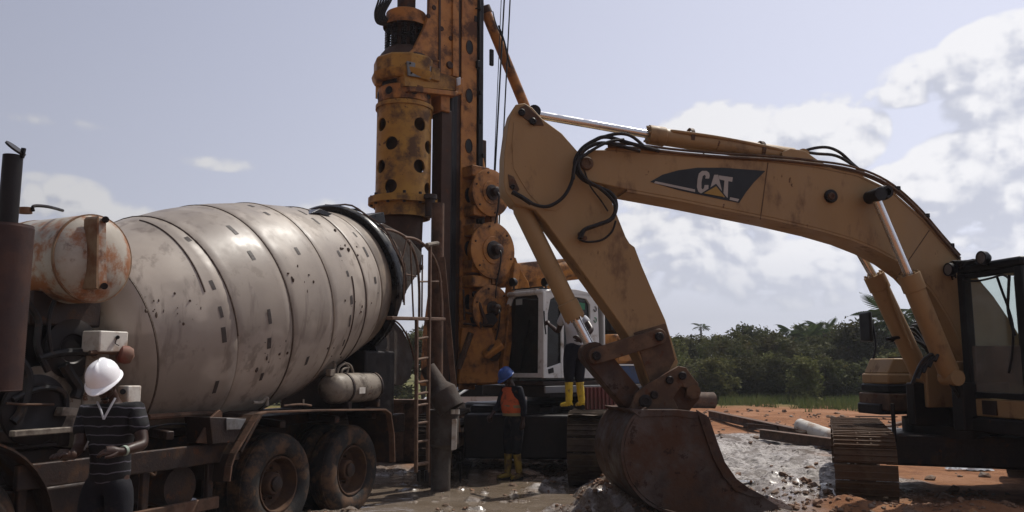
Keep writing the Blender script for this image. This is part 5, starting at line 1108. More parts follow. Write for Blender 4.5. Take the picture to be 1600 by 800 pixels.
# mud caked on top of the near track
q = MB(); n = 26
g_ = [[q.b.verts.new(TF-Rg*(.12+2.2*i/n)+Rs*(-.40+.80*j/12)+UZ*(1.05+.05*vn_)) for j, vn_ in enumerate(fbm(np.arange(13)*.35, np.full(13, i*.3), 4, 5)*1.0-.1)] for i in range(n+1)]
for i in range(n):
    for j in range(12): q.face([g_[i][j], g_[i+1][j], g_[i+1][j+1], g_[i][j+1]])
o = q.build('caked_mud', MAT('caked_mud', (.20, .155, .12), .8, tint=(.12, .085, .06), amt=1, scale=6, bump=.6), rg); o['kind'] = 'stuff'
# ================================================================ people
def skin_bm(verts, edges, radii, sub=2):
    me = bpy.data.meshes.new('s'); me.from_pydata([tuple(v) for v in verts], edges, []); o = bpy.data.objects.new('s', me); COL.objects.link(o)
    o.modifiers.new('k', 'SKIN'); b = o.modifiers.new('u', 'SUBSURF'); b.levels = sub; b.render_levels = sub
    for i, r in enumerate(radii):
        sv = me.skin_vertices[0].data[i]; sv.radius = (r, r) if isinstance(r, float) else r; sv.use_root = (i == 0)
    bpy.context.view_layer.update(); dg = bpy.context.evaluated_depsgraph_get(); m2 = bpy.data.meshes.new_from_object(o.evaluated_get(dg))
    bpy.data.objects.remove(o); bpy.data.meshes.remove(me); b = MB(); b.b.from_mesh(m2); bpy.data.meshes.remove(m2); return b
def chain(spec):   # spec: list of chains; each chain list of (key, point, radius); keys shared between chains join
    idx, vs, rs, es = {}, [], [], []
    for ch in spec:
        prev = None
        for k, p, r in ch:
            if k not in idx: idx[k] = len(vs); vs.append(V(p)); rs.append(r)
            if prev is not None: es.append((prev, idx[k]))
            prev = idx[k]
    return vs, es, rs
def frame(f, up=V((0, 0, 1))): f = V(f).normalized(); r = f.cross(up).normalized(); return r, f, r.cross(f)
def hand(mb, wrist, d, palm_n, s=1., curl=.5, mirror=1):
    d = V(d).normalized(); n = V(palm_n); n = (n-d*n.dot(d)).normalized(); w = d.cross(n)*mirror
    mb.tube([wrist-d*.02*s, wrist+d*.015*s, wrist+d*.045*s, wrist+d*.085*s], [.026*s, .030*s, .040*s, .036*s], 10)
    for k, (o_, L_) in enumerate(((-.030, .068), (-.010, .078), (.011, .074), (.030, .058))):
        p = wrist+d*.078*s+w*o_*s; c = curl*(.8+.12*k); pts = [p-d*.02*s]; dd = d.copy(); r = .0098*s
        for j in range(4):
            pts.append(pts[-1]+dd*(L_*s*(.42, .3, .24, .18)[j])); dd = (dd*math.cos(c*(.5, .9, .8, .5)[j])+n*math.sin(c*(.5, .9, .8, .5)[j])).normalized()
        mb.tube(pts, [r*1.15, r*1.1, r, r*.95, r*.6], 7)
    tp = wrist+d*.025*s-w*.026*s; td_ = (d*.75-w*.6+n*.35).normalized(); mb.tube([tp-td_*.01, tp+td_*.03*s, tp+(td_+d*.3).normalized()*.056*s, tp+(td_+d*.6).normalized()*.076*s], [.013*s, .0125*s, .011*s, .007*s], 7)
def head_parts(c, f, tilt, s=1.):
    r, f0, u0 = frame(f); f = (f0*math.cos(tilt)-u0*math.sin(tilt)).normalized(); u = (u0*math.cos(tilt)+f0*math.sin(tilt)).normalized()
    return r, f, u
def add_head(mb, c, r, f, u, s=1.):
    t = bmesh.new(); bmesh.ops.create_icosphere(t, subdivisions=3, radius=1)
    for v in t.verts:
        x, y, z = v.co; w = 1-.30*max(0, -z)**1.3; yy = y*(.098 if y > 0 else .100); 
        if z < -.2 and y > 0: yy *= 1+.06*(-z)
        if z < -.3 and y < 0: yy *= 1-.45*(-z-.3)
        if y > .75 and .0 < z < .3: yy -= .006
        v.co = c+(r*(x*.076*w)+f*yy+u*(z*.118))*s
    m = {v: mb.b.verts.new(v.co) for v in t.verts}
    for fc_ in t.faces: mb.b.faces.new([m[v] for v in fc_.verts])
    t.free()
    q = lambda x, y, z: c+(r*x+f*y+u*z)*s
    mb.tube([q(0, .088, .020), q(0, .104, -.006), q(0, .112, -.022), q(0, .094, -.034)], [.008*s, .011*s, .016*s, .008*s], 8)   # nose
    for sx in (-1, 1):
        mb.ball(q(sx*.011, .098, -.028), .009*s, 1); mb.tube([q(sx*.012, .094, .030), q(sx*.032, .092, .034), q(sx*.052, .076, .028)], [.006*s, .008*s, .005*s], 6)
        mb.ball(q(sx*.032, .082, .012), .0135*s, 2); mb.tube([q(sx*.074, .0, .03), q(sx*.084, -.012, .02), q(sx*.083, -.012, -.005), q(sx*.074, .002, -.028)], [.008*s, .012*s, .011*s, .007*s], 6); mb.ball(q(sx*.045, .062, -.03), .022*s, 1)
    mb.tube([q(-.026, .086, -.056), q(-.010, .099, -.052), q(.010, .099, -.052), q(.026, .086, -.056)], [.004*s, .008*s, .008*s, .004*s], 7)
    mb.tube([q(-.022, .086, -.064), q(0, .097, -.066), q(.022, .086, -.064)], [.004*s, .009*s, .004*s], 7); mb.ball(q(0, .078, -.100), .024*s, 2)
def helmet(c, r, f, u, mat, par, s=1., band=True):
    q = MB(); n = 40; lv = []
    for i in range(9):
        a = math.pi/2*i/8; lv.append([q.b.verts.new(c+(r*(math.cos(2*math.pi*k/n)*.113*math.cos(a)**.8)+f*(math.sin(2*math.pi*k/n)*.138*math.cos(a)**.8)+u*(.135*math.sin(a)**.9+(.010 if i < 8 and abs(math.cos(2*math.pi*k/n)) < .16 else 0)*math.sin(a)))*s) for k in range(n)] if i < 8 else [q.b.verts.new(c+u*.137*s)])
    for a, b in zip(lv, lv[1:]):
        for k in range(n):
            k2 = (k+1) % n; q.face([a[k], a[k2], b[k2], b[k]] if len(b) > 1 else [a[k], a[k2], b[0]])
    br = []
    for rr, dz in ((1, 0), (1.10, -.006), (1.11, -.012), (1.0, -.010)):
        row = []
        for k in range(n):
            an = 2*math.pi*k/n; e = max(0, math.sin(an))**2.2*.045 if rr > 1 else 0
            row.append(q.b.verts.new(c+(r*(math.cos(an)*.113*rr)+f*(math.sin(an)*(.138*rr+e))+u*(dz-.25*e))*s))
        br.append(row)
    for a, b in zip(br, br[1:]):
        for k in range(n): q.face([a[k], b[k], b[(k+1) % n], a[(k+1) % n]])
    o = q.build('hard_hat', mat, par, angle=60)
    q = MB(); q.tube([c+(r*(math.cos(a)*.106)+f*(math.sin(a)*.128)-u*.014)*s for a in [2*math.pi*k/24 for k in range(25)]], .006*s, 5, False); q.build('head_band', m_black, o)
    return o
m_stripe = MAT('black_striped_jersey', (.012, .011, .014), .8, bump=.3, bscale=120)
def stripe_nodes(m, gap, wdt, col, z0=0):
    t = m.node_tree; N, L = t.nodes, t.links; b = N['Principled BSDF']; src = b.inputs['Base Color'].links[0].from_socket
    tc_ = N.new('ShaderNodeTexCoord'); sp = N.new('ShaderNodeSeparateXYZ'); L.new(tc_.outputs['Object'], sp.inputs[0])
    no = N.new('ShaderNodeTexNoise'); no.inputs['Scale'].default_value = 7; L.new(tc_.outputs['Object'], no.inputs['Vector'])
    a = N.new('ShaderNodeMath'); a.operation = 'MULTIPLY_ADD'; L.new(no.outputs['Fac'], a.inputs[0]); a.inputs[1].default_value = .05; L.new(sp.outputs[2], a.inputs[2])
    d = N.new('ShaderNodeMath'); d.operation = 'DIVIDE'; L.new(a.outputs[0], d.inputs[0]); d.inputs[1].default_value = gap
    f = N.new('ShaderNodeMath'); f.operation = 'FRACT'; L.new(d.outputs[0], f.inputs[0])
    c = N.new('ShaderNodeMath'); c.operation = 'LESS_THAN'; L.new(f.outputs[0], c.inputs[0]); c.inputs[1].default_value = wdt
    x = N.new('ShaderNodeMix'); x.data_type = 'RGBA'; L.new(c.outputs[0], x.inputs[0]); L.new(src, x.inputs[6]); x.inputs[7].default_value = (*col, 1); L.new(x.outputs[2], b.inputs['Base Color'])
stripe_nodes(m_stripe, .066, .12, (.085, .08, .10))
m_vest = MAT('orange_safety_vest', (.95, .19, .06), .7, tint=(.75, .14, .05), dirt=(.25, .10, .05), damt=.3, dscale=6, bump=.3, bscale=50)
m_refl = MAT('reflective_tape', (.42, .34, .16), .45, dirt=(.25, .14, .07), damt=.4)
def person(label, loc, f, J, mats, hat, tilt, group=None, extra=None, s=1.):
    """J: joint points in world space"""
    r, f, u = frame(f); pr = thing('person', loc, label, 'person', group)
    hd = J['head']; hr, hf, hu = head_parts(hd, J.get('face', f), tilt)
    if 'roll' in J:
        qt = Quaternion(hf, J['roll']); hr, hu = qt @ hr, qt @ hu
    nk = hd-hu*.11*s-hf*.02*s
    sp = [[('pe', J['pelvis'], .095*s), ('sp', (J['pelvis']*.45+J['chest']*.55), .088*s), ('ch', J['chest'], .100*s), ('nb', J['neck'], .065*s), ('nk', nk, .055*s), ('hb', hd-hu*.04*s, .055*s)]]
    for k in 'LR':
        sp.append([('ch', 0, 0), ('sh'+k, J['sh'+k], .062*s), ('el'+k, J['el'+k], .043*s), ('fm'+k, J['el'+k]*.6+J['wr'+k]*.4, .040*s), ('wr'+k, J['wr'+k], .027*s)])
        sp.append([('pe', 0, 0), ('hp'+k, J['hp'+k], .078*s), ('kn'+k, J['kn'+k], .058*s), ('cf'+k, J['kn'+k]*.7+J['an'+k]*.3, .058*s), ('an'+k, J['an'+k], .038*s), ('to'+k, J['an'+k]+J['toe'+k]*.15*s-UZ*.05*s, .032*s)])
    vs, es, rs = chain(sp); mb = skin_bm(vs, es, rs); add_head(mb, hd, hr, hf, hu, s)
    for k in 'LR':
        d = J.get('hd'+k, (J['wr'+k]-J['el'+k])); hand(mb, J['wr'+k], d, J.get('pn'+k, -UZ), s*1.05, J.get('cu'+k, .6), 1 if k == 'R' else -1)
    body = mb.build('body', m_skin, pr, angle=80)
    # clothes follow the body
    def cloth(name, sp, mat, sub=2, par=pr):
        vs, es, rs = chain(sp); return skin_bm(vs, es, rs, sub).build(name, mat, par, angle=80)
    sm, tm_, bm_ = mats; g = 1.0
    sl = J.get('sleeve', .8); cp2 = [[('lo', J['pelvis']+UZ*J.get('low', .0), .150*s), ('pe', J['pelvis']+UZ*.06, .146*s), ('sp', J['pelvis']*.45+J['chest']*.55, .142*s), ('ch', J['chest'], .150*s), ('nb', J['neck']-UZ*.02*s, .078*s)]]
    for k in 'LR':
        c_ = [('ch', 0, 0), ('sh'+k, J['sh'+k], .080*s)]
        if sl <= 1: c_ += [('e1'+k, J['sh'+k].lerp(J['el'+k], sl*.55), .074*s), ('e'+k, J['sh'+k].lerp(J['el'+k], sl), .068*s)]
        else: c_ += [('e1'+k, J['sh'+k].lerp(J['el'+k], .5), .068*s), ('e'+k, J['el'+k], .060*s), ('w'+k, J['el'+k].lerp(J['wr'+k], sl-1), .044*s)]
        cp2.append(c_)
    shirt = cloth('shirt', cp2, sm)
    tp2 = [[('w', J['pelvis']+UZ*.10*s, .138*s), ('pe', J['pelvis']-UZ*.03*s, .150*s)]]
    for k in 'LR': tp2.append([('pe', 0, 0), ('hp'+k, J['hp'+k]-UZ*.03*s, .120*s), ('t'+k, J['hp'+k].lerp(J['kn'+k], .5), .110*s), ('kn'+k, J['kn'+k], .093*s), ('an'+k, J['kn'+k].lerp(J['an'+k], J.get('hem', .9)), .072*s)])
    cloth('trousers', tp2, tm_)
    for k in 'LR':
        a = J['an'+k]; kn = J['kn'+k]; to = V(J['toe'+k]).normalized(); top = a.lerp(kn, J.get('boot', .75))
        q = MB(); q.tube(spl([top, a.lerp(kn, .35), a+UZ*.03*s, a-UZ*.02*s], 4), [.062*s]*5+[.056*s]*4+[.05*s]*4, 14); 
        q.tube(spl([a-to*.055*s-UZ*.045*s, a+to*.02*s-UZ*.035*s, a+to*.12*s-UZ*.052*s, a+to*.195*s-UZ*.062*s], 4), [.036*s]*3+[.050*s]*4+[.044*s]*3+[.036*s]*2+[.018*s], 12); bt = q.build('boot', bm_, pr)
        q = MB(); q.tube([a-to*.06*s-UZ*.082*s, a+to*.05*s-UZ*.084*s, a+to*.19*s-UZ*.086*s], [.040*s, .046*s, .038*s], 10); q.build('sole', m_black, bt)
        q = MB(); d_ = (top-a).normalized(); q.lathe(top-d_*.02, d_, [(0, .055*s), (0, .067*s), (.025, .067*s), (.025, .055*s)], 18); q.build('boot_cuff', bm_, bt)
    if hat: helmet(hd+hu*.035*s, hr, hf, hu, hat, pr, s)
    q = MB(); q.tube([hd+hu*.02*s-hf*.02*s, hd-hu*.03*s-hf*.03*s], [.084*s, .074*s], 18); q.build('hair', m_hair, pr)
    for sx in (-1, 1): q = MB(); q.ball(hd+(hr*(sx*.032)+hf*.0905+hu*.013)*s, .0075*s, 1); q.build('eye', MAT('eye_white', (.5, .45, .4), .3, bump=0) if 'eye_white' not in bpy.data.materials else bpy.data.materials['eye_white'], pr)
    if extra: extra(pr, J, r, f, u, hd, hr, hf, hu)
    return pr
def stand(loc, f, s=1., lean=0., spread=.10, lead=(0, 0)):
    r, f, u = frame(f); o = V(loc); J = {}
    J['pelvis'] = o+u*.96*s; ld = (u*math.cos(lean)+f*math.sin(lean))
    J['chest'] = J['pelvis']+ld*.38*s; J['neck'] = J['pelvis']+ld*.55*s+f*.01; J['head'] = J['neck']+(ld+f*.35*lean).normalized()*.17*s+f*(.02+.12*lean)*s
    for k, sg in (('L', -1), ('R', 1)):
        J['hp'+k] = o+u*.90*s+r*sg*.095*s; J['kn'+k] = o+u*.50*s+r*sg*spread*s+f*(.03+lead[0 if k == 'L' else 1]*.5)*s; J['an'+k] = o+u*.09*s+r*sg*(spread+.02)*s+f*lead[0 if k == 'L' else 1]*s
        J['toe'+k] = f*1.0+r*sg*.18
        J['sh'+k] = J['neck']-ld*.07*s+r*sg*.195*s; J['el'+k] = J['sh'+k]-u*.29*s+r*sg*.05*s-f*.02*s; J['wr'+k] = J['el'+k]-u*.24*s+f*.06*s; J['pn'+k] = -r*sg
    return J
# --- man with the white hard hat
f1 = V((-.05, -1, 0)); l1 = V((-2.95, 6.15, gz(-2.95, 6.15))); J = stand(l1, f1, 1.02, lean=.12)
J['head'] = P(164, 598, 6.02); J['neck'] = P(173, 628, 6.12); J['chest'] = P(174, 662, 6.13); J['pelvis'] = P(172, 742, 6.15)
J['shL'] = P(213, 642, 6.10); J['shR'] = P(134, 645, 6.16)
J['elL'] = P(224, 695, 6.0); J['wrL'] = P(188, 706, 5.78); J['hdL'] = P(150, 706, 5.70)-J['wrL']; J['pnL'] = V((0, .3, -1)); J['cuL'] = .75
J['elR'] = P(124, 700, 6.05); J['wrR'] = P(112, 712, 5.86); J['hdR'] = P(88, 710, 5.76)-J['wrR']; J['pnR'] = V((.2, .2, -1)); J['cuR'] = .7
J['face'] = V((.15, -1, 0)); J['roll'] = R(9); J['sleeve'] = .72; J['low'] = -.11
def ex1(pr, J, r, f, u, hd, hr, hf, hu):
    c = J['wrL'].lerp(J['elL'], .12); d = (J['elL']-J['wrL']).normalized(); q = MB(); q.lathe(c, d, [(0, .030), (0, .035), (.022, .036), (.022, .030)], 24); q.build('wristband', m_band, pr)
    q = MB(); a = P(168, 634, 5.96); q.tube([P(152, 628, 6.0), P(158, 642, 5.955), P(162, 655, 5.95)], .008, 6); q.tube([P(180, 622, 6.0), P(170, 640, 5.955), P(162, 655, 5.95)], .008, 6); q.build('collar', m_wshirt, pr)
    q = MB(); q.tube([hd+hf*.06*1.0-hu*.10, hd+hf*.088-hu*.085, hd+hf*.07-hu*.11], [.02, .026, .016], 8); q.build('beard', m_hair, pr)
person('man in a white hard hat and striped black jersey looking down at his hands', l1, f1, J, (m_stripe, m_jean, m_boot), m_helm, R(30), extra=ex1, s=1.02)
# strip of foil between his hands
c = P(134, 697, 5.8); q = MB(); q.prism([P(130, 703, 5.8), P(137, 689, 5.8), P(139, 690, 5.8), P(132, 704, 5.8)], V((0, .004, 0))); tag(q.build('foil_strip', m_sign, None, off=c, smooth=False), 'short pale strip held up between the hands of the man in the white hard hat', 'strip')
# --- man in the orange vest, standing in the pit
b2 = G(803, 749, -.06); l2 = V((b2.x, b2.y, -.05)); f2 = V((-.75, -.66, 0)).normalized(); J = stand(l2, f2, 1.03, lean=.09, spread=.075, lead=(-.03, .05))
J['elL'] = J['shL']-UZ*.29-f2*.05+V((.04, 0, 0)); J['wrL'] = J['elL']-UZ*.23+f2*.03; J['elR'] = J['shR']-UZ*.25+f2*.10; J['wrR'] = J['elR']-UZ*.17+f2*.17; J['sleeve'] = 1.75; J['boot'] = .74; J['hem'] = .30
J['head'] = J['neck']+UZ*.14+f2.normalized()*.10
def ex2(pr, J, r, f, u, hd, hr, hf, hu):
    sp = [[('a', J['pelvis']+UZ*.03, .215), ('b', J['pelvis'].lerp(J['chest'], .5), .210), ('c', J['chest'], .225), ('d', J['chest'].lerp(J['neck'], .6), .155)]]
    sp.append([('c', 0, 0), ('e', J['chest'].lerp(J['shL'], .75)+UZ*.03, .100)]); sp.append([('c', 0, 0), ('f', J['chest'].lerp(J['shR'], .75)+UZ*.03, .100)])
    vs, es, rs = chain(sp); v = skin_bm(vs, es, rs).build('safety_vest', m_vest, pr, angle=80)
    ax = (J['chest']-J['pelvis']).normalized()
    for t in (.10, .45):
        c = J['pelvis']+ax*(.38*t+.02); q = MB(); n = 28; ro = [[q.b.verts.new(c+r*(math.cos(a)*k*1.0)+f*(math.sin(a)*k*.93)+ax*z) for a in [2*math.pi*i/n for i in range(n)]] for k, z in ((.186, 0), (.198, 0), (.198, .05), (.186, .05))]
        for i in range(4):
            for j in range(n): q.face([ro[i][j], ro[(i+1) % 4][j], ro[(i+1) % 4][(j+1) % n], ro[i][(j+1) % n]])
        q.build('reflective_band', m_refl, v)
person('man in a blue hard hat and orange safety vest standing in the wet pit', l2, f2, J, (m_navy, m_jean, m_bootm), m_helmb, R(34), extra=ex2, s=1.04)
# --- man standing on the rig's track, back to the camera
l3 = P(899, 637, 13.25); l3.z -= .0; f3 = V((-.45, .9, 0)); J = stand(l3, f3, 1.0, lean=.05, spread=.095)
J['shL'] = J['neck']-UZ*.07-frame(f3)[0]*.2; J['elL'] = P(872, 519, 13.35); J['wrL'] = P(857, 506, 13.7); J['hdL'] = P(850, 497, 14.0)-J['wrL']; J['pnL'] = V((0, 1, 0)); J['cuL'] = .9
J['elR'] = P(925, 515, 13.1); J['wrR'] = P(908, 533, 12.98); J['hdR'] = P(897, 524, 13.0)-J['wrR']; J['sleeve'] = .55; J['boot'] = .74; J['hem'] = .30
person('man in a pale shirt, navy trousers and yellow boots standing on the rig track', l3, f3, J, (m_wshirt, m_navy, m_boot), None, R(5))
# ================================================================ trees and scrub
def leafmat(name, a, b):
    m = bpy.data.materials.new(name); m.use_nodes = True; t = m.node_tree; N, L = t.nodes, t.links; bs = N['Principled BSDF']
    oi = N.new('ShaderNodeObjectInfo'); tc = N.new('ShaderNodeTexCoord'); n = N.new('ShaderNodeTexNoise'); n.inputs['Scale'].default_value = 1.3; n.inputs['Detail'].default_value = 4; L.new(tc.outputs['Object'], n.inputs['Vector'])
    mr = N.new('ShaderNodeMapRange'); L.new(n.outputs['Fac'], mr.inputs[0]); mr.inputs[1].default_value = .35; mr.inputs[2].default_value = .65
    x = N.new('ShaderNodeMix'); x.data_type = 'RGBA'; L.new(mr.outputs[0], x.inputs[0]); x.inputs[6].default_value = (*a, 1); x.inputs[7].default_value = (*b, 1)
    h = N.new('ShaderNodeHueSaturation'); r2 = N.new('ShaderNodeMapRange'); L.new(oi.outputs['Random'], r2.inputs[0]); r2.inputs[3].default_value = .7; r2.inputs[4].default_value = 1.25; L.new(r2.outputs[0], h.inputs['Value'])
    r3 = N.new('ShaderNodeMapRange'); L.new(oi.outputs['Random'], r3.inputs[0]); r3.inputs[3].default_value = .475; r3.inputs[4].default_value = .515; L.new(r3.outputs[0], h.inputs['Hue'])
    L.new(x.outputs[2], h.inputs['Color']); L.new(h.outputs[0], bs.inputs['Base Color']); bs.inputs['Roughness'].default_value = .7; bs.inputs['Specular IOR Level'].default_value = .08
    tr_ = N.new('ShaderNodeBsdfTranslucent'); L.new(h.outputs[0], tr_.inputs[0]); ms = N.new('ShaderNodeMixShader'); ms.inputs[0].default_value = .3
    L.new(bs.outputs[0], ms.inputs[1]); L.new(tr_.outputs[0], ms.inputs[2]); L.new(ms.outputs[0], N['Material Output'].inputs[0]); return m
LM = [leafmat('dark_leaves', (.050, .058, .022), (.095, .098, .034)), leafmat('mid_leaves', (.075, .086, .027), (.13, .125, .042)), leafmat('dry_leaves', (.10, .085, .035), (.07, .085, .03)), leafmat('palm_leaves', (.035, .060, .022), (.07, .095, .035))]
m_bark = MAT('bark', (.12, .09, .065), .9, bump=.6)
def leaf_mesh(name, lobes, n, size, mat, flat=0.):
    lobes = np.array(lobes, float); wts = lobes[:, 3]*lobes[:, 4]*lobes[:, 5]; wts = wts**.67; k = rng.choice(len(lobes), n, p=wts/wts.sum())
    # leaves gather in sprigs
    ns = n//9; kk = k[:ns]; d = rng.normal(size=(ns, 3)); d /= np.linalg.norm(d, axis=1)[:, None]; rr = rng.uniform(.55, 1.06, (ns, 1))
    sc_ = lobes[kk, :3]+d*lobes[kk, 3:6]*rr; id_ = rng.integers(0, ns, n); c = sc_[id_]+rng.normal(size=(n, 3))*size*.85
    c[:, 2] = np.maximum(c[:, 2], .03)
    a = rng.normal(size=(n, 3)); a[:, 2] *= .5; a /= np.linalg.norm(a, axis=1)[:, None]; b = np.cross(a, rng.normal(size=(n, 3))); b /= np.linalg.norm(b, axis=1)[:, None]
    s = size*rng.uniform(.6, 1.25, (n, 1)); a = a*s; b = b*s*.42
    v = np.stack([c-a, c+b, c+a, c-b], 1).reshape(-1, 3); f = np.arange(4*n).reshape(n, 4)
    m = bpy.data.meshes.new(name); m.from_pydata(v.tolist(), [], f.tolist()); m.materials.append(mat); return m
def stems(name, h, spread, n, r0):
    q = MB()
    for k in range(n):
        a = random.uniform(0, 6.28); e = V((math.cos(a)*spread*random.uniform(.3, 1), math.sin(a)*spread*random.uniform(.3, 1), h*random.uniform(.6, .95)))
        q.tube(spl([V((0, 0, -.1)), V((e.x*.15, e.y*.15, h*.3)), V((e.x*.6, e.y*.6, e.z*.65)), e], 3), [r0*(1-.09*i) for i in range(10)], 6)
    return mesh_of(q, name, m_bark)
def lobeset(rx, h, n, low=True):
    L_ = []
    for k in range(n):
        a = random.uniform(0, 6.28); rr = random.uniform(0, .75)*rx; z = random.uniform(.12 if low else .45, .82)*h; s = random.uniform(.28, .5)*rx*(1.15-z/h*.5)
        L_.append((math.cos(a)*rr, math.sin(a)*rr, z, s, s, s*random.uniform(.6, .9)))
    L_.append((0, 0, h*.5, rx*.55, rx*.55, h*.33)); return L_
BUSH = [(leaf_mesh('foliage', lobeset(1.9, 3.0, 10), 4600, .115, LM[i % 3]), stems('stem', 2.6, 1.4, 5, .05)) for i in range(6)]
TREE = [(leaf_mesh('crown', lobeset(2.2, 5.2, 11, False), 5200, .13, LM[i % 2]), stems('trunk', 4.6, 1.5, 6, .11)) for i in range(4)]
def plant(kind, i, x, y, sx, sz, name, label, cat, group):
    cm, sm = (BUSH if kind == 'b' else TREE)[i]; z = gz(x, y); t = thing(name, (x, y, z-.05), label, cat, group); t.rotation_euler[2] = random.uniform(0, 6.28); t.scale = (sx, sx, sz)
    for nm, m in (('foliage' if kind == 'b' else 'crown', cm), ('stem' if kind == 'b' else 'trunk', sm)):
        o = bpy.data.objects.new(nm, m); COL.objects.link(o); o.parent = t
    return t
def pxy(px, Yd): return (px-800)/F*Yd
random.seed(5)
# rows: front scrub, middle scrub, trees, far trees
def topscale(Yd, ytop, h): return (1.85+(570-ytop)/F*Yd)/h
for px in range(1075, 1400, 26):
    Yd = random.uniform(39, 42); yt = random.uniform(545, 565); plant('b', random.randrange(6), pxy(px+random.uniform(-8, 8), Yd), Yd, random.uniform(.65, .95), topscale(Yd, yt, 3.0), 'bush', 'low leafy bush at the front edge of the scrub beyond the clearing', 'bush', 'low bushes along the edge of the clearing')
for px in range(1010, 1460, 24):
    Yd = random.uniform(44, 50); yt = random.choice((random.uniform(508, 522), random.uniform(522, 556))); plant('b', random.randrange(6), pxy(px+random.uniform(-10, 10), Yd), Yd, random.uniform(.8, 1.2), topscale(Yd, yt, 3.0), 'bush', 'tall tangled bush in the middle of the scrub beyond the clearing', 'bush', 'tall bushes in the scrub')
for px, yt, Yd, i, sx in ((1162, 490, 56, 0, .8), (1190, 504, 58, 2, .8), (1125, 511, 60, 1, .9), (1225, 508, 60, 3, 1.2), (1062, 516, 66, 1, 1.3), (1275, 510, 62, 0, 1.1), (1300, 502, 58, 2, 1.0), (1402, 498, 60, 3, 1.1), (1450, 500, 60, 1, 1.2), (1010, 520, 64, 0, 1.2)):
    plant('t', i, pxy(px, Yd), Yd, sx, topscale(Yd, yt, 5.2), 'tree', 'leafy tree rising out of the back of the scrub', 'tree', 'trees at the back of the scrub')
plant('t', 2, pxy(1340, 46), 46, .95, topscale(46, 482, 5.2), 'dense_tree', 'dense dark tree standing just left of the excavator mirror', 'tree', None)
plant('t', 0, pxy(1325, 47), 47, .7, topscale(47, 494, 5.2), 'dense_tree', 'smaller dark tree against the left side of the dense dark tree', 'tree', None)
for k in range(34):
    x = -75+k*4.6+random.uniform(-1, 1); Yd = random.uniform(95, 130)
    plant('t', random.randrange(4), x*1.5+20, Yd, random.uniform(1.5, 2.2), random.uniform(1.1, 1.55), 'far_tree', 'hazy distant tree on the horizon behind the scrub', 'tree', 'distant trees along the horizon')
for k in range(30):
    x = -52+k*2.0+random.uniform(-.8, .8); Yd = random.uniform(40, 52)
    if x > 8: continue
    kd = random.choice('bbt'); plant(kd, random.randrange(4), x, Yd, random.uniform(.9, 1.4), random.uniform(.8, 1.2), 'bush' if kd == 'b' else 'tree', 'leafy scrub bush far behind the mixer truck and the rig' if kd == 'b' else 'scrub tree far behind the mixer truck and the rig', 'bush' if kd == 'b' else 'tree', 'bushes behind the truck' if kd == 'b' else 'trees behind the truck')
for k in range(16):
    Yd = random.uniform(42, 54); x = 26+k*2.2; kd = random.choice('bbt'); plant(kd, random.randrange(4), x, Yd, random.uniform(1, 1.4), random.uniform(.9, 1.2), 'bush' if kd == 'b' else 'tree', 'leafy bush in the scrub behind the excavator cab' if kd == 'b' else 'tree in the scrub behind the excavator cab', 'bush' if kd == 'b' else 'tree', 'bushes behind the excavator' if kd == 'b' else 'trees behind the excavator')
# palms: trunk and drooping fronds, each a part
def frond_mesh(L, droop):
    vs, fs = [], []; n = 22
    for i in range(n+1):
        t = i/n; x = L*t*(1-.12*t); z = L*(.38*t-droop*t*t); w = .018*(1-t)+.004; vs += [(x, -w, z), (x, w, z)]
        if i: b = 2*i; fs.append((b-2, b, b+1, b-1))
    for i in range(3, n):
        t = i/n; x = L*t*(1-.12*t); z = L*(.38*t-droop*t*t); l = L*.30*math.sin(math.pi*min(1, t*.9+.12))
        for sg in (-1, 1):
            b = len(vs); vs += [(x, 0, z), (x+l*.25, sg*l*.55, z-.02), (x+l*.55, sg*l*.85, z-l*.40), (x+.05, sg*l*.4, z-.07*l)]; fs.append((b, b+1, b+2, b+3))
    m = bpy.data.meshes.new('frond'); m.from_pydata(vs, [], fs); m.materials.append(LM[3]); return m
FR = [frond_mesh(2.3, .55), frond_mesh(2.0, .8), frond_mesh(2.2, .30)]
def palm(x, y, h, s, label, n=18, tr_=.16):
    z = gz(x, y); t = thing('palm_tree', (x, y, z-.05), label, 'palm tree'); q = MB(); q.tube(spl([V((x, y, z-.2)), V((x+.1, y, z+h*.5)), V((x, y, z+h))], 5), [tr_*(1-.03*i) for i in range(11)], 10); q.build('trunk', m_bark, t)
    for k in range(n):
        a = k*2.399; tl = random.uniform(-.5, .75); o = inst('frond', FR[k % 3], t, V((x, y, z+h)), Quaternion((0, 0, 1), a) @ Quaternion((0, 1, 0), -tl), (s, s, s))
palm(pxy(1410, 46), 46, 4.1, 1.5, 'large palm seen through the gap under the raised boom', 22)
palm(pxy(1440, 50), 50, 3.9, 1.3, 'palm behind the boom cylinders, right of the large palm')
palm(pxy(1375, 58), 58, 4.2, 1.0, 'palm between the dense dark tree and the boom cylinder')
palm(pxy(1262, 54), 54, 3.6, .8, 'small palm poking above the middle of the scrub'); palm(pxy(1286, 57), 57, 4.0, .8, 'small palm right of the middle of the scrub, beside another small palm'); palm(pxy(1236, 60), 60, 4.1, .7, 'thin palm at the left of three small palms above the scrub')
palm(pxy(1094, 170), 170, 9.6, 1.15, 'lone slender palm standing far off above the horizon', 14, .3)
palm(pxy(1590, 48), 48, 2.6, .9, 'palm seen low through the excavator windscreen')
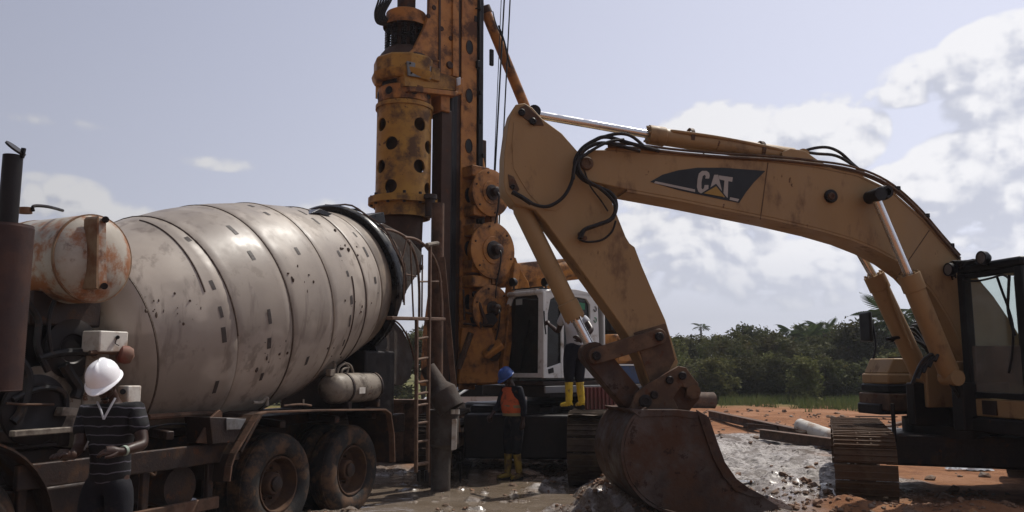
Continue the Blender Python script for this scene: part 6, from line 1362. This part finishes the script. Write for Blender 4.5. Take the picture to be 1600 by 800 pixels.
# grass along the edge of the clearing
def grass():
    n = 9000; px = rng.uniform(1120, 1480, n); y = rng.uniform(33.5, 40, n)-(px > 1250)*rng.uniform(0, 2.5, n); x = (px-800)/F*y; keep = fbm(x*.5, y*.5, 3, 2) > .42; x, y = x[keep], y[keep]; n = len(x); z = height(x, y)
    a = rng.uniform(0, 6.28, n); h = rng.uniform(.12, .5, n); w = .02; dx, dy = np.cos(a)*w, np.sin(a)*w; lx, ly = rng.normal(0, .10, n), rng.normal(0, .10, n)
    v = np.stack([np.stack([x-dx, y-dy, z], -1), np.stack([x+dx, y+dy, z], -1), np.stack([x+lx, y+ly, z+h], -1)], 1).reshape(-1, 3)
    m = bpy.data.meshes.new('grass'); m.from_pydata(v.tolist(), [], np.arange(3*n).reshape(n, 3).tolist()); m.materials.append(leafmat('grass_blades', (.07, .10, .03), (.13, .14, .05)))
    o = bpy.data.objects.new('grass', m); COL.objects.link(o); tag(o, 'green grass along the far edge of the red clearing', 'grass', kind='stuff')
grass()
# ================================================================ things lying about
def lying(name, a, b, r, mat, label, cat, seg=28, hollow=True, group=None):
    a, b = V(a), V(b); q = MB(); d = b-a; L_ = d.length
    q.lathe(a, d, [(0, r*.86), (0, r), (L_, r), (L_, r*.86), (0.01, r*.86)] if hollow else [(0, 0), (0, r), (L_, r), (L_, 0)], seg); return tag(q.build(name, mat, None, off=a), label, cat, group)
lying('concrete_pipe', P(1250, 665, 20.4), P(1322, 691, 18.7), .17, m_pipe, 'short whitish pipe lying at a slant beside the steel beams', 'pipe')
lying('steel_pipe', V((pxy(1066, 33), 33, gz(8, 33)+.30)), V((pxy(1110, 33.3), 33.3, gz(8, 33)+.28)), .33, m_catd, 'short brown pipe lying behind the bucket hook near the scrub', 'pipe')
def beam(px0, py0, px1, py1, w, h, label, mat=None, rise=.05):
    a, b = G(px0, py0), G(px1, py1); a.z = gz(a.x, a.y)+rise+h/2; b.z = gz(b.x, b.y)+rise+h/2; d = (b-a).normalized(); sd = d.cross(UZ).normalized(); q = MB()
    q.prism([a+sd*x+UZ*z for x, z in ((-w/2, -h/2), (w/2, -h/2), (w/2, -h/2+.02), (.012, -h/2+.02), (.012, h/2-.02), (w/2, h/2-.02), (w/2, h/2), (-w/2, h/2), (-w/2, h/2-.02), (-.012, h/2-.02), (-.012, -h/2+.02), (-w/2, -h/2+.02))], b-a)
    return tag(q.build('steel_beam', mat or m_rust, None, off=a, smooth=False), label, 'beam')
beam(1108, 662, 1262, 693, .2, .22, 'long rusty steel beam running from behind the bucket towards the whitish pipe'); beam(1188, 690, 1308, 712, .2, .22, 'rusty steel beam in front of the whitish pipe, reaching the excavator track')
beam(1170, 676, 1215, 684, .18, .16, 'short muddy beam lying between the two long rusty beams', m_chass)
def plank(px0, py0, px1, py1, w, label, h=.04, rz=.03):
    a, b = G(px0, py0), G(px1, py1); a.z = gz(a.x, a.y)+rz+.03; b.z = gz(b.x, b.y)+rz+.05; q = MB(); q.bar(a, b, w, h, UZ); return tag(q.build('plank', m_wood, None, bevel=.006, off=a), label, 'plank')
plank(1340, 660, 1400, 664, .22, 'pale plank lying behind the excavator track'); plank(1385, 672, 1420, 668, .16, 'short plank beside the pale plank behind the excavator track')
def rag(px, py, s, label, mat):
    c = G(px, py); c.z = gz(c.x, c.y)+.02; q = MB(); n = 8; g_ = [[q.b.verts.new(c+V((s*(i/n-.5)*2, s*(j/n-.5), .3*s*random.random()*(1 if 0 < i < n and 0 < j < n else .3)))) for j in range(n+1)] for i in range(n+1)]
    for i in range(n):
        for j in range(n): q.face([g_[i][j], g_[i+1][j], g_[i+1][j+1], g_[i][j+1]])
    return tag(q.build('plastic_rag', mat, None, off=c), label, 'litter')
rag(1493, 736, .16, 'small crumpled white rag under the excavator', m_wshirt); rag(1527, 735, .24, 'larger crumpled white rag under the excavator', m_wshirt); rag(1358, 639, .22, 'scrap of white litter on the red clearing', m_wshirt); rag(1168, 768, .10, 'crumpled white scrap beside the bucket teeth', m_wshirt)
# white car beyond the rig
def car(c, d, L_=4.4, Wd=1.75):
    d = V(d).normalized(); sd = d.cross(UZ).normalized(); c = V(c); root = thing('parked_car', c, 'white car parked beyond the drilling rig, seen past the concrete funnel', 'car')
    pr_ = [(-2.2, .45), (-2.22, .8), (-2.1, .98), (-1.5, 1.02), (-.9, 1.42), (-.6, 1.5), (.6, 1.5), (.95, 1.42), (1.4, 1.05), (1.95, .95), (2.15, .78), (2.2, .45), (1.75, .42), (1.65, .62), (1.4, .72), (1.15, .62), (1.05, .4), (-1.05, .4), (-1.15, .62), (-1.4, .72), (-1.65, .62), (-1.75, .42)]
    q = MB(); q.prism([c+d*x+UZ*z-sd*Wd/2 for x, z in pr_], sd*Wd); q.build('car_body', m_white, root, bevel=.07, bseg=3)
    for sg in (-1, 1):
        for pts in ([(-1.4, 1.04), (-.85, 1.38), (-.1, 1.42), (-.1, 1.04)], [(0, 1.04), (0, 1.42), (.6, 1.42), (.9, 1.36), (1.25, 1.06)]):
            q = MB(); q.prism([c+d*x+UZ*z+sd*sg*(Wd/2+.004) for x, z in pts], -sd*sg*.01); q.build('side_window', m_black, root)
        for x in (-1.4, 1.4):
            w_ = c+d*x+UZ*.32+sd*sg*(Wd/2-.1); q = MB(); q.lathe(w_-sd*.1, sd, [(0, .2), (0, .3), (.03, .32), (.17, .32), (.2, .3), (.2, .2)], 28); o = q.build('wheel', m_rubber, root); q = MB(); q.lathe(w_-sd*.09, sd, [(0, 0), (0, .2), (.18, .2), (.18, 0)], 20); q.build('rim', m_grey, o)
        for x in (-2.16, 2.12): q = MB(); q.ball(c+d*x+UZ*.8+sd*sg*.6, .12, 2, (1, 1, .7)); q.build('headlight' if x < 0 else 'tail_light', m_black, root)
    q = MB(); q.prism([c+d*x+UZ*z-sd*.7 for x, z in ((-1.52, 1.05), (-.95, 1.42), (-.97, 1.44), (-1.54, 1.07))], sd*1.4); q.build('windscreen', m_black, root)
cx_ = P(760, 600, 21).x; car((cx_+.6, 21.0, gz(0, 21)+.05), (1, .15, 0))

# ================================================================ air: thin even haze round the whole place
hb = MB(); hb.box((500, 900, 6.2), (7200, 7200, 15.6)); hm = bpy.data.materials.new('thin_haze'); hm.use_nodes = True; hn = hm.node_tree
for n_ in list(hn.nodes): hn.nodes.remove(n_)
ho_ = hn.nodes.new('ShaderNodeOutputMaterial'); hv = hn.nodes.new('ShaderNodeVolumePrincipled'); hv.inputs['Density'].default_value = 0.0007; hv.inputs['Color'].default_value = (.86, .89, .95, 1); hn.links.new(hv.outputs[0], ho_.inputs['Volume'])
hz_o = hb.build('haze', hm, None, smooth=False); hz_o['kind'] = 'stuff'
